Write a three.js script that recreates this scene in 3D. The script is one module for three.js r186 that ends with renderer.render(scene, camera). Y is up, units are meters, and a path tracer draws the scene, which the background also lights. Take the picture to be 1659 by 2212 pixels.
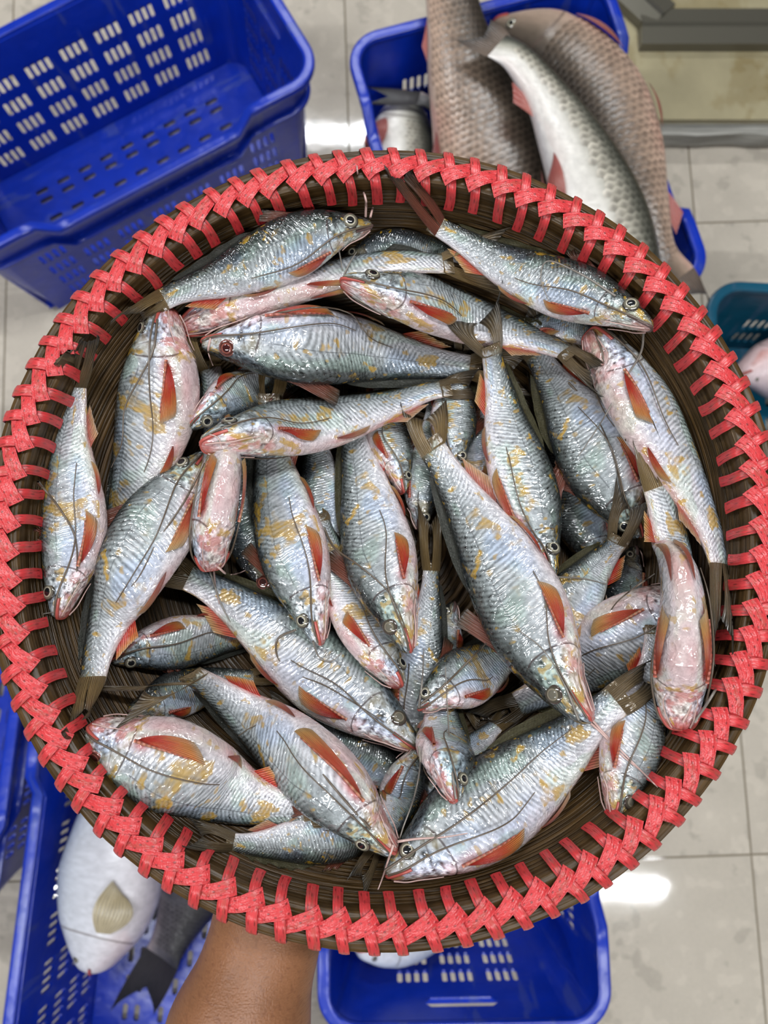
import * as THREE from 'three';
import { mergeGeometries, mergeVertices } from 'three/addons/utils/BufferGeometryUtils.js';
import { MarchingCubes } from 'three/addons/objects/MarchingCubes.js';
import { RectAreaLightUniformsLib } from 'three/addons/lights/RectAreaLightUniformsLib.js';

// ------------------------------------------------------------------ camera, lights, exposure
const scene = new THREE.Scene();
scene.background = new THREE.Color(0x08090a);
const CAM_Y = 1.40, FPX = 1662, CX = 829.5, CY = 1106, PITCH = 83;
const camera = new THREE.PerspectiveCamera(2 * Math.atan(1106 / FPX) * 180 / Math.PI, 1659 / 2212, 0.02, 30);
camera.position.set(0, CAM_Y, 0);
camera.rotation.set(-PITCH * Math.PI / 180, 0, 0);
camera.focus = 0.445;
camera.userData.fStop = 8;
const renderer = new THREE.WebGLRenderer({ antialias: true });
renderer.toneMapping = THREE.LinearToneMapping;
renderer.toneMappingExposure = 2.12;
renderer.shadowMap.enabled = true;
RectAreaLightUniformsLib.init();
const LAMP_Y = 2.8, LAMP_COLOR = new THREE.Color(0.95, 0.98, 1.0), LAMP_POWER = 62;
const LAMPS = [[-0.2, -2.73], [-1.6, -0.75], [0.45, -0.62], [0.85, 1.44], [-1.2, 1.44]];

// ------------------------------------------------------------------ helpers
const V = (x, y, z) => new THREE.Vector3(x, y, z);
const clamp = (x, a = 0, b = 1) => Math.min(b, Math.max(a, x));
const sst = (a, b, x) => { const t = clamp((x - a) / (b - a)); return t * t * (3 - 2 * t); };
const lerp = (a, b, t) => a + (b - a) * t;
const RAD = Math.PI / 180;
function rng(seed) { let s = seed >>> 0; return () => { s = (s + 0x6d2b79f5) | 0; let t = Math.imul(s ^ (s >>> 15), 1 | s); t = (t + Math.imul(t ^ (t >>> 7), 61 | t)) ^ t; return ((t ^ (t >>> 14)) >>> 0) / 4294967296; }; }
function hash(x, y) { let h = Math.imul(x, 374761393) + Math.imul(y, 668265263) | 0; h = Math.imul(h ^ (h >>> 13), 1274126177); return ((h ^ (h >>> 16)) >>> 0) / 4294967296; }
function noise(x, y) {
  const xi = Math.floor(x), yi = Math.floor(y), fx = x - xi, fy = y - yi, u = fx * fx * (3 - 2 * fx), v = fy * fy * (3 - 2 * fy);
  const a = hash(xi, yi), b = hash(xi + 1, yi), c = hash(xi, yi + 1), d = hash(xi + 1, yi + 1);
  return a + (b - a) * u + (c - a) * v + (a - b - c + d) * u * v;
}
const fbm = (x, y, o = 3) => { let s = 0, a = 0.5, t = 0; for (let i = 0; i < o; i++) { s += a * noise(x, y); t += a; a *= 0.5; x = x * 2.03 + 17.1; y = y * 2.03 + 9.7; } return s / t; };
// a pixel of the photograph to the point of that sight line at height y
const cp = Math.cos(-PITCH * RAD), sp = Math.sin(-PITCH * RAD);
function at(px, py, y) {
  const dx = (px - CX) / FPX, dy = -(py - CY) / FPX, ry = cp * dy + sp, rz = sp * dy - cp, t = (y - CAM_Y) / ry;
  return V(dx * t, y, rz * t);
}
const toByte = (c) => { c = clamp(c); return 255 * (c <= 0.0031308 ? 12.92 * c : 1.055 * Math.pow(c, 1 / 2.4) - 0.055); };
// texture from a function (x, y in 0..1) -> linear rgb, or a grey number when data
function tex(w, h, fn, data = false, rep = true) {
  const a = new Uint8Array(w * h * 4);
  for (let j = 0, k = 0; j < h; j++) for (let i = 0; i < w; i++, k += 4) {
    const c = fn((i + 0.5) / w, (j + 0.5) / h);
    if (data) { a[k] = a[k + 1] = a[k + 2] = 255 * clamp(c); } else { a[k] = toByte(c[0]); a[k + 1] = toByte(c[1]); a[k + 2] = toByte(c[2]); }
    a[k + 3] = 255;
  }
  const t = new THREE.DataTexture(a, w, h);
  t.magFilter = THREE.LinearFilter; t.minFilter = THREE.LinearMipmapLinearFilter; t.generateMipmaps = true;
  if (!data) t.colorSpace = THREE.SRGBColorSpace;
  if (rep) t.wrapS = t.wrapT = THREE.RepeatWrapping;
  t.needsUpdate = true;
  return t;
}
const taken = new Map();
function numbered(name) { const n = taken.get(name) ?? 0; taken.set(name, n + 1); return n ? name + '_' + String(n).padStart(3, '0') : name; }
function mesh(name, geo, mat, parent) {
  const m = new THREE.Mesh(geo, mat);
  m.name = parent ? name : numbered(name); m.castShadow = m.receiveShadow = true; (parent ?? scene).add(m);
  return m;
}
function thing(name, label, category, group) {
  const g = new THREE.Group(); g.name = numbered(name); g.userData = { label, category }; if (group) g.userData.group = group; scene.add(g);
  return g;
}
function grid(nu, nv, fn, closedV = false) { // fn(i/nu, j/nv) -> Vector3 ; uv = the same
  const pos = [], uv = [], idx = [];
  for (let i = 0; i <= nu; i++) for (let j = 0; j <= nv; j++) { const p = fn(i / nu, j / nv); pos.push(p.x, p.y, p.z); uv.push(i / nu, j / nv); }
  for (let i = 0; i < nu; i++) for (let j = 0; j < nv; j++) { const a = i * (nv + 1) + j, b = a + nv + 1; idx.push(a, b, a + 1, b, b + 1, a + 1); }
  const g = new THREE.BufferGeometry();
  g.setAttribute('position', new THREE.Float32BufferAttribute(pos, 3)); g.setAttribute('uv', new THREE.Float32BufferAttribute(uv, 2)); g.setIndex(idx);
  g.computeVertexNormals();
  if (closedV) { const n = g.attributes.normal; for (let i = 0; i <= nu; i++) { const a = i * (nv + 1), b = a + nv; const x = n.getX(a) + n.getX(b), y = n.getY(a) + n.getY(b), z = n.getZ(a) + n.getZ(b), l = Math.hypot(x, y, z) || 1; n.setXYZ(a, x / l, y / l, z / l); n.setXYZ(b, x / l, y / l, z / l); } }
  return g;
}
const spline = (pts) => new THREE.CatmullRomCurve3(pts, false, 'centripetal');
const tube = (pts, r0, r1, n = 24, sides = 5) => { // tapering tube through points
  const c = spline(pts), f = c.computeFrenetFrames(n, false);
  return grid(n, sides, (a, b) => { const i = Math.round(a * n), p = c.getPointAt(clamp(a)), th = b * 2 * Math.PI, r = lerp(r0, r1, a); return p.addScaledVector(f.normals[i], Math.cos(th) * r).addScaledVector(f.binormals[i], Math.sin(th) * r); }, true);
};
const std = (o) => new THREE.MeshStandardMaterial(o), phy = (o) => new THREE.MeshPhysicalMaterial(o), rgb = (r, g, b) => new THREE.Color().setRGB(r, g, b);
const boxGeo = (w, h, d, x, y, z) => new THREE.BoxGeometry(w, h, d).translate(x, y, z);

// ------------------------------------------------------------------ the room: floor tiles, walls, ceiling, lamps
{
  const T = (s) => tex(512, 512, (x, y) => {
    const n = fbm(x * 9 + s, y * 9 + s, 4), f = noise(x * 180 + s, y * 180), d = sst(0.66, 0.74, fbm(x * 22 + s * 3, y * 22, 3)), l = sst(0.63, 0.7, fbm(x * 30, y * 26 + s * 5, 2));
    const k = 0.9 + 0.16 * (n - 0.5) + 0.05 * (f - 0.5) - 0.14 * d + 0.07 * l;
    return [0.57 * k, 0.51 * k, 0.43 * k];
  });
  const rough = tex(512, 512, (x, y) => 0.12 + 0.16 * fbm(x * 6 + 3, y * 6, 3), true);
  const bump = tex(512, 512, (x, y) => fbm(x * 14, y * 14, 3), true);
  const mats = [11, 47, 83].map((s) => std({ map: T(s), roughnessMap: rough, roughness: 0.34, bumpMap: bump, bumpScale: 0.00012 }));
  const floor = new THREE.Group(); floor.name = 'floor'; floor.userData = { kind: 'structure', label: 'pale beige stone tile floor, wet and shiny', category: 'floor' }; scene.add(floor);
  mesh('grout', boxGeo(7.4, 0.1, 7.4, 0, -0.0515, -0.4), std({ color: rgb(0.20, 0.165, 0.115), roughness: 0.7 }), floor);
  const tw = 0.66, td = 0.58, gap = 0.0035, geo = new THREE.BoxGeometry(tw - gap, 0.03, td - gap), r = rng(5);
  const rot = 2 * RAD, ox = 0.6385, oz = 0.428; // a corner of the grid
  for (let i = -6; i < 5; i++) for (let j = -7; j < 5; j++) {
    const lx = (i + 0.5) * tw, lz = (j + 0.5) * td, x = ox + lx * Math.cos(rot) + lz * Math.sin(rot), z = oz - lx * Math.sin(rot) + lz * Math.cos(rot);
    if (Math.abs(x) > 3.25 || z < -3.6 || z > 2.75) continue;
    const t = mesh('tile', geo, mats[Math.floor(r() * 3)], floor); t.position.set(x, -0.015 - r() * 0.0004, z); t.rotation.y = rot + (Math.floor(r() * 2)) * Math.PI;
  }
  const wm = std({ color: rgb(0.22, 0.215, 0.20), roughness: 0.5 }), cm = std({ color: rgb(0.33, 0.33, 0.32), roughness: 0.9 });
  const S = (name, g, m, label) => { const o = mesh(name, g, m); o.userData = { kind: 'structure', label, category: name.split('_')[0] }; };
  S('wall_left', boxGeo(0.1, 3.1, 6.7, -3.55, 1.5, -0.4), wm, 'plain pale wall on the left of the shop');
  S('wall_right', boxGeo(0.1, 3.1, 6.7, 3.55, 1.5, -0.4), wm, 'plain pale wall on the right of the shop');
  S('wall_back', boxGeo(7.2, 3.1, 0.1, 0, 1.5, -3.9), wm, 'plain pale wall beyond the crates');
  S('wall_front', boxGeo(7.2, 3.1, 0.1, 0, 1.5, 3.1), wm, 'plain pale wall behind the viewer');
  S('ceiling', boxGeo(7.2, 0.1, 7.1, 0, 3.05, -0.4), cm, 'white flat ceiling');
  const glow = std({ color: 0xffffff, emissive: LAMP_COLOR, emissiveIntensity: 4 }), casing = std({ color: rgb(0.8, 0.8, 0.8), roughness: 0.4 });
  const where = ['over the far crates', 'over the left crate', 'above the basket', 'over the front right floor', 'over the front left floor'];
  LAMPS.forEach(([x, z], i) => {
    const g = thing('ceiling_light', 'white tube batten lamp under the ceiling ' + where[i], 'lamp', 'tube lamps on the ceiling');
    g.position.set(x, LAMP_Y, z);
    mesh('casing', boxGeo(1.24, 0.07, 0.1, 0, 0.056, 0), casing, g); for (const rx of [-0.45, 0.45]) mesh('rod', boxGeo(0.012, 0.14, 0.012, rx, 0.15, 0), casing, g);
    mesh('tube', new THREE.CapsuleGeometry(0.016, 1.15, 4, 12).rotateZ(Math.PI / 2), glow, g);
    const l = new THREE.RectAreaLight(LAMP_COLOR, LAMP_POWER, 1.18, 0.07); l.position.set(x, LAMP_Y - 0.022, z); l.rotation.x = -Math.PI / 2; l.castShadow = true; scene.add(l);
  });
}

// ------------------------------------------------------------------ the basket
const BX = 0, BZ = -0.0445, RIM_Y = 0.975, RIN = 0.2055, EZ = 1.006, DEPTH = 0.088;
const bowlY = (r) => { const q = clamp((r / RIN - 0.6) / 0.4); return RIM_Y - DEPTH + DEPTH * (0.55 * q * q + 0.45 * Math.pow(q, 3.2)); };
{
  const basket = thing('basket', 'round brown bamboo basket with a red laced rim, full of small catfish', 'basket');
  basket.position.set(BX, RIM_Y - DEPTH - 0.012, BZ);
  const Y0 = basket.position.y;
  const bark = (s, k) => tex(1024, 64, (x, y) => { const n = fbm(x * 90 + s, y * 7 + s, 3), f = noise(x * 30, y * 44 + s), m = fbm(x * 26 + s * 2, y * 1.5, 3); const g = k * (0.35 + 0.55 * n + 0.55 * (m - 0.35) + 0.3 * (f - 0.5)); return [0.066 * g, 0.036 * g, 0.012 * g]; });
  const fibre = tex(512, 64, (x, y) => 0.6 * noise(x * 24, y * 40) + 0.4 * noise(x * 90, y * 12), true);
  const mats = [[3, 1.0], [19, 1.35], [31, 0.72]].map(([s, k]) => phy({ map: bark(s, k), roughness: 0.38, specularIntensity: 0.5, bumpMap: fibre, bumpScale: 0.0009 }));
  const ell = (a, r, y) => V(r * Math.cos(a), y - Y0, r * EZ * Math.sin(a));
  const prof = []; for (let i = 0; i <= 30; i++) prof.push([RIN * i / 30, bowlY(RIN * i / 30) - 0.0035]);
  for (let i = 30; i >= 0; i--) prof.push([RIN * i / 30 + (i ? 0.004 : 0), bowlY(RIN * i / 30) - 0.0115]);
  mesh('shell', grid(120, prof.length - 1, (a, b) => { const p = prof[Math.round(b * (prof.length - 1))]; return ell(a * 2 * Math.PI, p[0], p[1]); }), mats[0], basket);
  // bamboo splints, one ring each
  const R = rng(9);
  let r = RIN - 0.0005, k = 0;
  while (r > 0.006) {
    const rr = r, yy = bowlY(r), s = R() * 50, thick = 0.00105 + R() * 0.0006, amp = 0.0007;
    const slope = Math.atan2(bowlY(rr + 0.001) - bowlY(rr - 0.001), 0.002), seg = rr > 0.1 ? 180 : 48;
    const g = grid(seg, 6, (a, b) => {
      const al = a * 2 * Math.PI, w = amp * (fbm(Math.cos(al) * 4 + s, Math.sin(al) * 4 + s, 2) - 0.5) * 2, tw = thick * (0.75 + 0.6 * noise(Math.cos(al) * 9 + s, Math.sin(al) * 9)), th = b * 2 * Math.PI;
      const cu = Math.cos(th) * tw * 1.25, cv = Math.sin(th) * tw * 0.9;
      return ell(al, rr + (cu + w) * Math.cos(slope) - cv * Math.sin(slope), yy + (cu + w) * Math.sin(slope) + cv * Math.cos(slope) - 0.001);
    }, true);
    mesh('splint', g, mats[Math.floor(R() * 3)], basket);
    r -= (rr > 0.115 ? 0.0026 : 0.0060) * Math.cos(slope) ; k++;
  }
  // two split bamboo hoops
  const hoop = (name, rc, hw, y0, y1, m) => mesh(name, grid(200, 12, (a, b) => {
    const al = a * 2 * Math.PI, th = b * 2 * Math.PI, n = 0.0009 * (fbm(Math.cos(al) * 7 + rc * 99, Math.sin(al) * 7, 2) - 0.5), c = Math.cos(th), q = Math.sin(th), e = (x) => Math.sign(x) * Math.pow(Math.abs(x), 0.55);
    return ell(al, rc + e(c) * hw + n, (y0 + y1) / 2 + e(q) * (y1 - y0) / 2 + n);
  }, true), m, basket);
  hoop('inner_hoop', RIN - 0.0005, 0.0042, RIM_Y - 0.010, RIM_Y + 0.004, mats[1]);
  hoop('outer_hoop', RIN + 0.0135, 0.0038, RIM_Y - 0.014, RIM_Y + 0.001, mats[1]);
  hoop('filler_hoop', RIN + 0.0065, 0.0036, RIM_Y - 0.010, RIM_Y + 0.0005, mats[2]);
  // red plastic lacing: every stitch one strap across the rim and one along it
  const lace = [0, 1, 2].map((s) => std({
    map: tex(128, 64, (x, y) => {
      const gx = x * 7, gy = y * 4 + (Math.floor(gx) % 2) * 0.5, d = Math.hypot((gx % 1 - 0.5) * 1.2, (gy % 1 - 0.5) * 2.6), hole = sst(0.36, 0.22, d) * (0.25 + 0.65 * noise(Math.floor(gx) * 7.3 + s * 11, Math.floor(gy) * 3.1));
      const k = 0.86 + 0.28 * fbm(x * 9 + s * 4, y * 26, 3), dirt = sst(0.62, 0.75, fbm(x * 5 + s * 9, y * 5, 3)) * 0.35;
      const c = [0.50 * k, 0.036 * k, 0.04 * k].map((v, i) => lerp(v, [0.2, 0.075, 0.045][i], dirt));
      return c.map((v, i) => lerp(v, [0.13, 0.012, 0.012][i], hole));
    }), roughness: 0.36, bumpMap: tex(128, 64, (x, y) => 0.7 * noise(x * 7, y * 34) + 0.3 * noise(x * 40, y * 40), true), bumpScale: 0.0005,
  }));
  const ribbon = (pts, w0, w1) => { // pts: [along, out, height] in the rim's own axes of a stitch; a closed strap of 0.7 mm
    return (al0, tw) => {
      const c = spline(pts.map((p) => V(p[0], p[2], p[1]))), n = 14, P = (t, e, top) => {
        const p = c.getPointAt(clamp(t)), q = c.getTangentAt(clamp(t)), up = Math.abs(q.y) > 0.8 ? V(0, 0, 0) : V(0, 1, 0);
        let side = V(q.z, 0, -q.x); if (side.lengthSq() < 1e-6 || Math.hypot(q.x, q.z) < 0.35) side = V(1, 0, 0); side.normalize();
        if (side.x < 0) side.negate();
        const nor = V().crossVectors(q, side).normalize(); if (nor.y < -0.01 || (Math.abs(nor.y) <= 0.01 && nor.z * (p.z - 0.0) < 0)) nor.negate();
        const w = lerp(w0, w1, t) / 2;
        p.addScaledVector(side, e * w).addScaledVector(nor, 0.0004 * (1 - e * e) + (top ? 0.00035 : -0.00035));
        const al = al0 + (p.x + tw * p.z) / RIN;
        return ell(al, RIN + p.z, RIM_Y + p.y);
      };
      const ring = [[-1, 1], [-0.4, 1], [0.4, 1], [1, 1], [1, 0], [-1, 0], [-1, 1]];
      return grid(n, 6, (t, b) => { const [e, tp] = ring[Math.round(b * 6)]; return P(t, e, tp); });
    };
  };
  const N = 86, pitch = 2 * Math.PI * RIN / N;
  for (let i = 0; i < N; i++) {
    const j = () => (R() - 0.5), al = (i + j() * 0.16) / N * 2 * Math.PI, W = 0.0062 + j() * 0.0012, L = pitch, dz = j() * 0.0016, len = j() * 0.004;
    const cross = ribbon([[0.0038 + j() * 0.002, -0.0088, -0.0135 - len], [0.0034, -0.0080, -0.005], [0.0024, -0.0055, 0.0050], [0.0008, 0.0015 + dz, 0.0058], [-0.001, 0.007, 0.0086], [-0.0024, 0.0132, 0.0042], [-0.003, 0.0178, -0.0005], [-0.0034, 0.0182, -0.009]], W, W * 0.85);
    const along = ribbon([[-0.0034, -0.0030 + dz, 0.0062], [0.0005, -0.0008 + dz, 0.0086], [L * 0.38, 0.0026, 0.0082], [L * 0.72, 0.0060, 0.0064], [L * 1.02, 0.0086, 0.0052]], 0.0092 + j() * 0.001, 0.0070);
    mesh('lace_stitch', mergeGeometries([cross(al, 0), along(al, 0)]), lace[i % 3], basket);
  }
}

// ------------------------------------------------------------------ skin, fins and eyes
const lerp3 = (a, b, t) => [lerp(a[0], b[0], t), lerp(a[1], b[1], t), lerp(a[2], b[2], t)];
const ramp = (stops, t) => { let i = 0; while (i < stops.length - 2 && t > stops[i + 1][0]) i++; const [a, ca] = stops[i], [b, cb] = stops[i + 1]; return lerp3(ca, cb, clamp((t - a) / (b - a))); };
const chev = (u, w) => Math.sin(2 * Math.PI * (60 * u - 8.5 * Math.abs(w - 0.44)) + 3.4 * fbm(u * 17, w * 12, 3));
const chevMask = (u, w) => sst(0.22, 0.32, u) * sst(0.1, 0.24, w) * sst(0.86, 0.66, w);
const skinStops = [[0, [0.016, 0.017, 0.017]], [0.18, [0.026, 0.029, 0.028]], [0.28, [0.075, 0.085, 0.084]], [0.37, [0.225, 0.25, 0.252]], [0.47, [0.35, 0.378, 0.39]], [0.6, [0.47, 0.485, 0.51]], [0.72, [0.57, 0.56, 0.595]], [0.85, [0.61, 0.565, 0.58]], [1, [0.6, 0.5, 0.49]]];
function skin(seed, o) {
  return tex(1280, 640, (u, v) => {
    const w = v < 0.5 ? 2 * v : 2 - 2 * v, n1 = fbm(u * 7 + seed, v * 7 + seed, 3), n2 = fbm(u * 70 + seed, v * 46, 2), n3 = noise(u * 300, v * 170 + seed);
    const head = sst(0.235, 0.19, u);
    let t = w + 0.1 * (n1 - 0.5) + 0.05 * (n2 - 0.5) - 0.06 * head - o.dark;
    let c = ramp(skinStops, clamp(t));
    const m = chevMask(u, w) * (0.35 + 0.9 * sst(0.3, 0.6, n1)), ch = chev(u, w);
    const k = 1 + 0.27 * m * ch + 0.62 * (n2 - 0.5) + 0.3 * (n3 - 0.5) - 0.5 * sst(0.6, 0.78, fbm(u * 160 + seed, v * 90, 2)) * sst(0.6, 0.3, w);
    c = [c[0] * k, c[1] * k, c[2] * k];
    // iridescent blue and green patches
    c = lerp3(c, [c[0] * 0.76, c[1] * 0.9, c[2] * 1.16], 0.55 * sst(0.5, 0.7, fbm(u * 5 + 9 + seed, v * 6, 2)) * sst(0.95, 0.6, w));
    c = lerp3(c, [c[0] * 0.9, c[1] * 1.08, c[2] * 0.92], 0.6 * sst(0.55, 0.7, fbm(u * 8 + 31, v * 9 + seed, 2)));
    // pink and lilac of the belly
    c = lerp3(c, [0.62, 0.42, 0.44], o.pink * 0.45 * sst(0.74, 1.0, w) * sst(0.35, 0.7, fbm(u * 9 + seed * 2, v * 5, 3)));
    // head: mottled cheek, gill cover edge, reddish throat and jaw
    const hm = head * ((n2 - 0.44) * 1.9 + (fbm(u * 120 + seed, v * 70, 2) - 0.5) * 1.2); c = c.map((x) => x * (1 + clamp(hm, -0.8, 0.9)));
    c = lerp3(c, [0.52, 0.43, 0.25], 0.4 * head * sst(0.5, 0.65, n1) * sst(0.3, 0.5, w));
    c = lerp3(c, [0.55, 0.22, 0.2], head * sst(0.6, 0.78, w) * o.red * (0.15 + 0.7 * sst(0.46, 0.68, fbm(u * 40 + seed, v * 16, 3))));
    c = lerp3(c, [0.5, 0.09, 0.07], 0.8 * o.red * sst(0.075, 0.02, u) * sst(0.5, 0.62, w));
    const g1 = Math.abs(u - (0.215 - 0.28 * (w - 0.6) * (w - 0.6))), g2 = Math.abs(u - 0.165 + 0.1 * (w - 0.5));
    c = lerp3(c, [0.06, 0.035, 0.035], 0.75 * sst(0.0045, 0.0015, g1) * sst(0.3, 0.4, w) * sst(0.97, 0.85, w));
    c = lerp3(c, [0.09, 0.07, 0.07], 0.5 * sst(0.004, 0.001, g2) * sst(0.4, 0.48, w) * sst(0.8, 0.7, w));
    c = lerp3(c, [0.05, 0.015, 0.015], 0.8 * sst(0.012, 0.004, Math.abs(w - 0.56 - u * 0.5)) * sst(0.11, 0.085, u));
    // blood round the fin bases
    const blot = (u0, w0, su, sw, a) => { const d = ((u - u0) / su) ** 2 + ((w - w0) / sw) ** 2; if (d < 6) c = lerp3(c, [0.52, 0.05, 0.035], a * Math.exp(-d) * (0.4 + 0.9 * n1)); };
    blot(0.255, 0.72, 0.03, 0.06, 0.85 * o.red); blot(0.52, 0.93, 0.05, 0.07, 0.5 * o.red); blot(0.74, 0.97, 0.1, 0.07, 0.55 * o.red); blot(0.3, 0.9, 0.05, 0.08, 0.3 * o.red);
    // lateral line
    c = lerp3(c, [0.07, 0.075, 0.085], 0.6 * sst(0.0075, 0.003, Math.abs(w - 0.445 + 0.018 * Math.sin(u * 5) - 0.05 * sst(0.4, 0.24, u))) * sst(0.235, 0.26, u) * (0.45 + 0.9 * n2));
    // yellow slime flecks
    const wu = 0.07 * (fbm(u * 22 + seed, v * 14, 3) - 0.5), wv = 0.1 * (fbm(u * 18, v * 16 + seed, 3) - 0.5), y1 = fbm((u + wu) * 15 + seed * 3, (v + wv) * 10 + seed, 3), y2 = fbm(u * 44 + seed, v * 26 + seed, 2);
    c = lerp3(c, [0.47, 0.27, 0.008], 0.75 * clamp(sst(o.yel + 0.02, o.yel + 0.13, y1 + 0.16 * (y2 - 0.5)) * sst(0.1, 0.28, w) * (0.35 + 1.1 * n2) + 0.7 * sst(0.72, 0.8, y2) * sst(0.4, 0.55, fbm(u * 5 + seed, v * 4, 2))));
    c = lerp3(c, [0.30, 0.23, 0.11], 0.4 * sst(0.93, 0.97, u)); c = lerp3(c, [0.13, 0.095, 0.055], sst(0.972, 0.986, u + 0.02 * (noise(v * 60, 3) - 0.5)));
    return c.map((x) => x * 0.9);
  }, false, false);
}
const SK = [
  { dark: 0.0, pink: 0.8, red: 0.8, yel: 0.645 }, { dark: -0.05, pink: 0.6, red: 0.8, yel: 0.62 }, { dark: 0.07, pink: 0.5, red: 0.5, yel: 0.66 }, { dark: -0.02, pink: 1.2, red: 1.0, yel: 0.65 },
  { dark: 0.02, pink: 0.9, red: 0.9, yel: 0.605 }, { dark: 0.14, pink: 0.3, red: 0.35, yel: 0.68 }, { dark: -0.06, pink: 1.0, red: 0.7, yel: 0.665 }, { dark: 0.0, pink: 0.7, red: 1.0, yel: 0.63 },
];
const skinBump = tex(1600, 800, (u, v) => {
  const w = v < 0.5 ? 2 * v : 2 - 2 * v;
  const rd = (a, b) => Math.pow(1 - Math.abs(2 * fbm(a, b, 2) - 1), 9);
  return 0.14 * (0.5 + 0.5 * chev(u, w)) * chevMask(u, w) + 0.42 * fbm(u * 24, v * 13, 2) + 0.16 * fbm(u * 90, v * 48, 2) + 0.2 * Math.max(rd(u * 30 + 5, v * 16), 0.8 * rd(u * 52, v * 27 + 9));
}, true, false);
const skinRough = tex(640, 320, (u, v) => 0.4 + 0.35 * fbm(u * 30, v * 20, 3), true, false);
const skinMats = SK.map((o, i) => phy({ map: skin(7.3 + i * 13.7, o), bumpMap: skinBump, bumpScale: 0.00125, roughnessMap: skinRough, roughness: 0.105, metalness: 0.1, specularIntensity: 1.6, clearcoat: 0 }));
const rays = (base, tip, edge, n, s) => tex(256, 128, (x, y) => { // x across the rays, y from base to tip
  const r = Math.sin(2 * Math.PI * x * n + 1.5 * noise(x * 9, y * 4 + s)), k = 0.82 + 0.3 * r * (0.6 + 0.4 * noise(x * 20 + s, y * 6)) + 0.25 * (fbm(x * 8 + s, y * 8, 3) - 0.5);
  return lerp3(lerp3(base, tip, sst(0.3, 0.95, y + 0.35 * (fbm(x * 4 + s, y * 3, 2) - 0.5))), edge, sst(0.86, 1, y)).map((c) => c * k);
}, false, false);
const plainFin = (c, s) => tex(256, 64, (x, y) => { const k = 0.8 + 0.4 * fbm(x * 14 + s, y * 6, 3) + 0.1 * Math.sin(x * 190 + 6 * noise(x * 20, y * 3)); return [c[0] * k, c[1] * k, c[2] * k]; }, false, false);
const rayBump = tex(256, 64, (x, y) => 0.5 + 0.5 * Math.sin(2 * Math.PI * x * 11) * 0.6 + 0.4 * (fbm(x * 16, y * 8, 2) - 0.5), true, false);
const fin = (b, t, e, s, tr) => phy({ map: rays(b, t, e, 11, s), bumpMap: rayBump, bumpScale: 0.0005, roughness: 0.32, transmission: tr, thickness: 0, side: THREE.DoubleSide });
const finMats = {
  red: [fin([0.50, 0.03, 0.015], [0.54, 0.2, 0.05], [0.42, 0.27, 0.15], 3, 0.25), fin([0.48, 0.06, 0.025], [0.52, 0.27, 0.09], [0.40, 0.26, 0.12], 9, 0.25), fin([0.46, 0.12, 0.08], [0.52, 0.28, 0.14], [0.45, 0.33, 0.24], 15, 0.3)],
  dark: [fin([0.23, 0.15, 0.06], [0.11, 0.075, 0.038], [0.07, 0.05, 0.03], 21, 0.35), fin([0.16, 0.11, 0.055], [0.075, 0.058, 0.038], [0.05, 0.042, 0.034], 27, 0.35), fin([0.21, 0.06, 0.035], [0.11, 0.06, 0.035], [0.06, 0.045, 0.035], 33, 0.35)],
  grey: [[0.075, 0.078, 0.066], [0.10, 0.09, 0.045]].map((c, i) => phy({ map: plainFin(c, i * 9 + 2), bumpMap: skinBump, bumpScale: 0.0012, roughness: 0.18, transmission: 0.4, thickness: 0, side: THREE.DoubleSide })),
};
const barbelMats = [std({ color: rgb(0.095, 0.07, 0.05), roughness: 0.3 }), std({ color: rgb(0.45, 0.30, 0.27), roughness: 0.3 }), std({ color: rgb(0.17, 0.15, 0.13), roughness: 0.3 })];
const lipMat = std({ color: rgb(0.38, 0.075, 0.06), roughness: 0.25 }), lipDark = std({ color: rgb(0.10, 0.06, 0.055), roughness: 0.25 });
const eyeTex = (rim, iris, inner) => tex(16, 64, (x, y) => lerp3(lerp3(lerp3(inner, iris, sst(0.44, 0.5, y)), iris.map((v) => v * 0.3), sst(0.56, 0.66, y)), rim, sst(0.8, 0.9, y)), false, false);
const eyeMats = {
  silver: phy({ map: eyeTex([0.035, 0.03, 0.026], [0.40, 0.37, 0.28], [0.15, 0.13, 0.10]), roughness: 0.12, clearcoat: 1, clearcoatRoughness: 0.03 }),
  red: phy({ map: eyeTex([0.16, 0.06, 0.05], [0.20, 0.06, 0.045], [0.09, 0.015, 0.012]), roughness: 0.12, clearcoat: 1, clearcoatRoughness: 0.03 }),
  cloudy: phy({ map: eyeTex([0.05, 0.035, 0.03], [0.19, 0.165, 0.12], [0.13, 0.115, 0.085]), roughness: 0.12, clearcoat: 1, clearcoatRoughness: 0.03 }),
};
const pupilMats = { silver: phy({ color: rgb(0.008, 0.009, 0.011), roughness: 0.08, clearcoat: 1 }), red: phy({ color: rgb(0.035, 0.006, 0.006), roughness: 0.08, clearcoat: 1 }), cloudy: phy({ color: rgb(0.12, 0.11, 0.085), roughness: 0.15, clearcoat: 1 }) };

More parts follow.
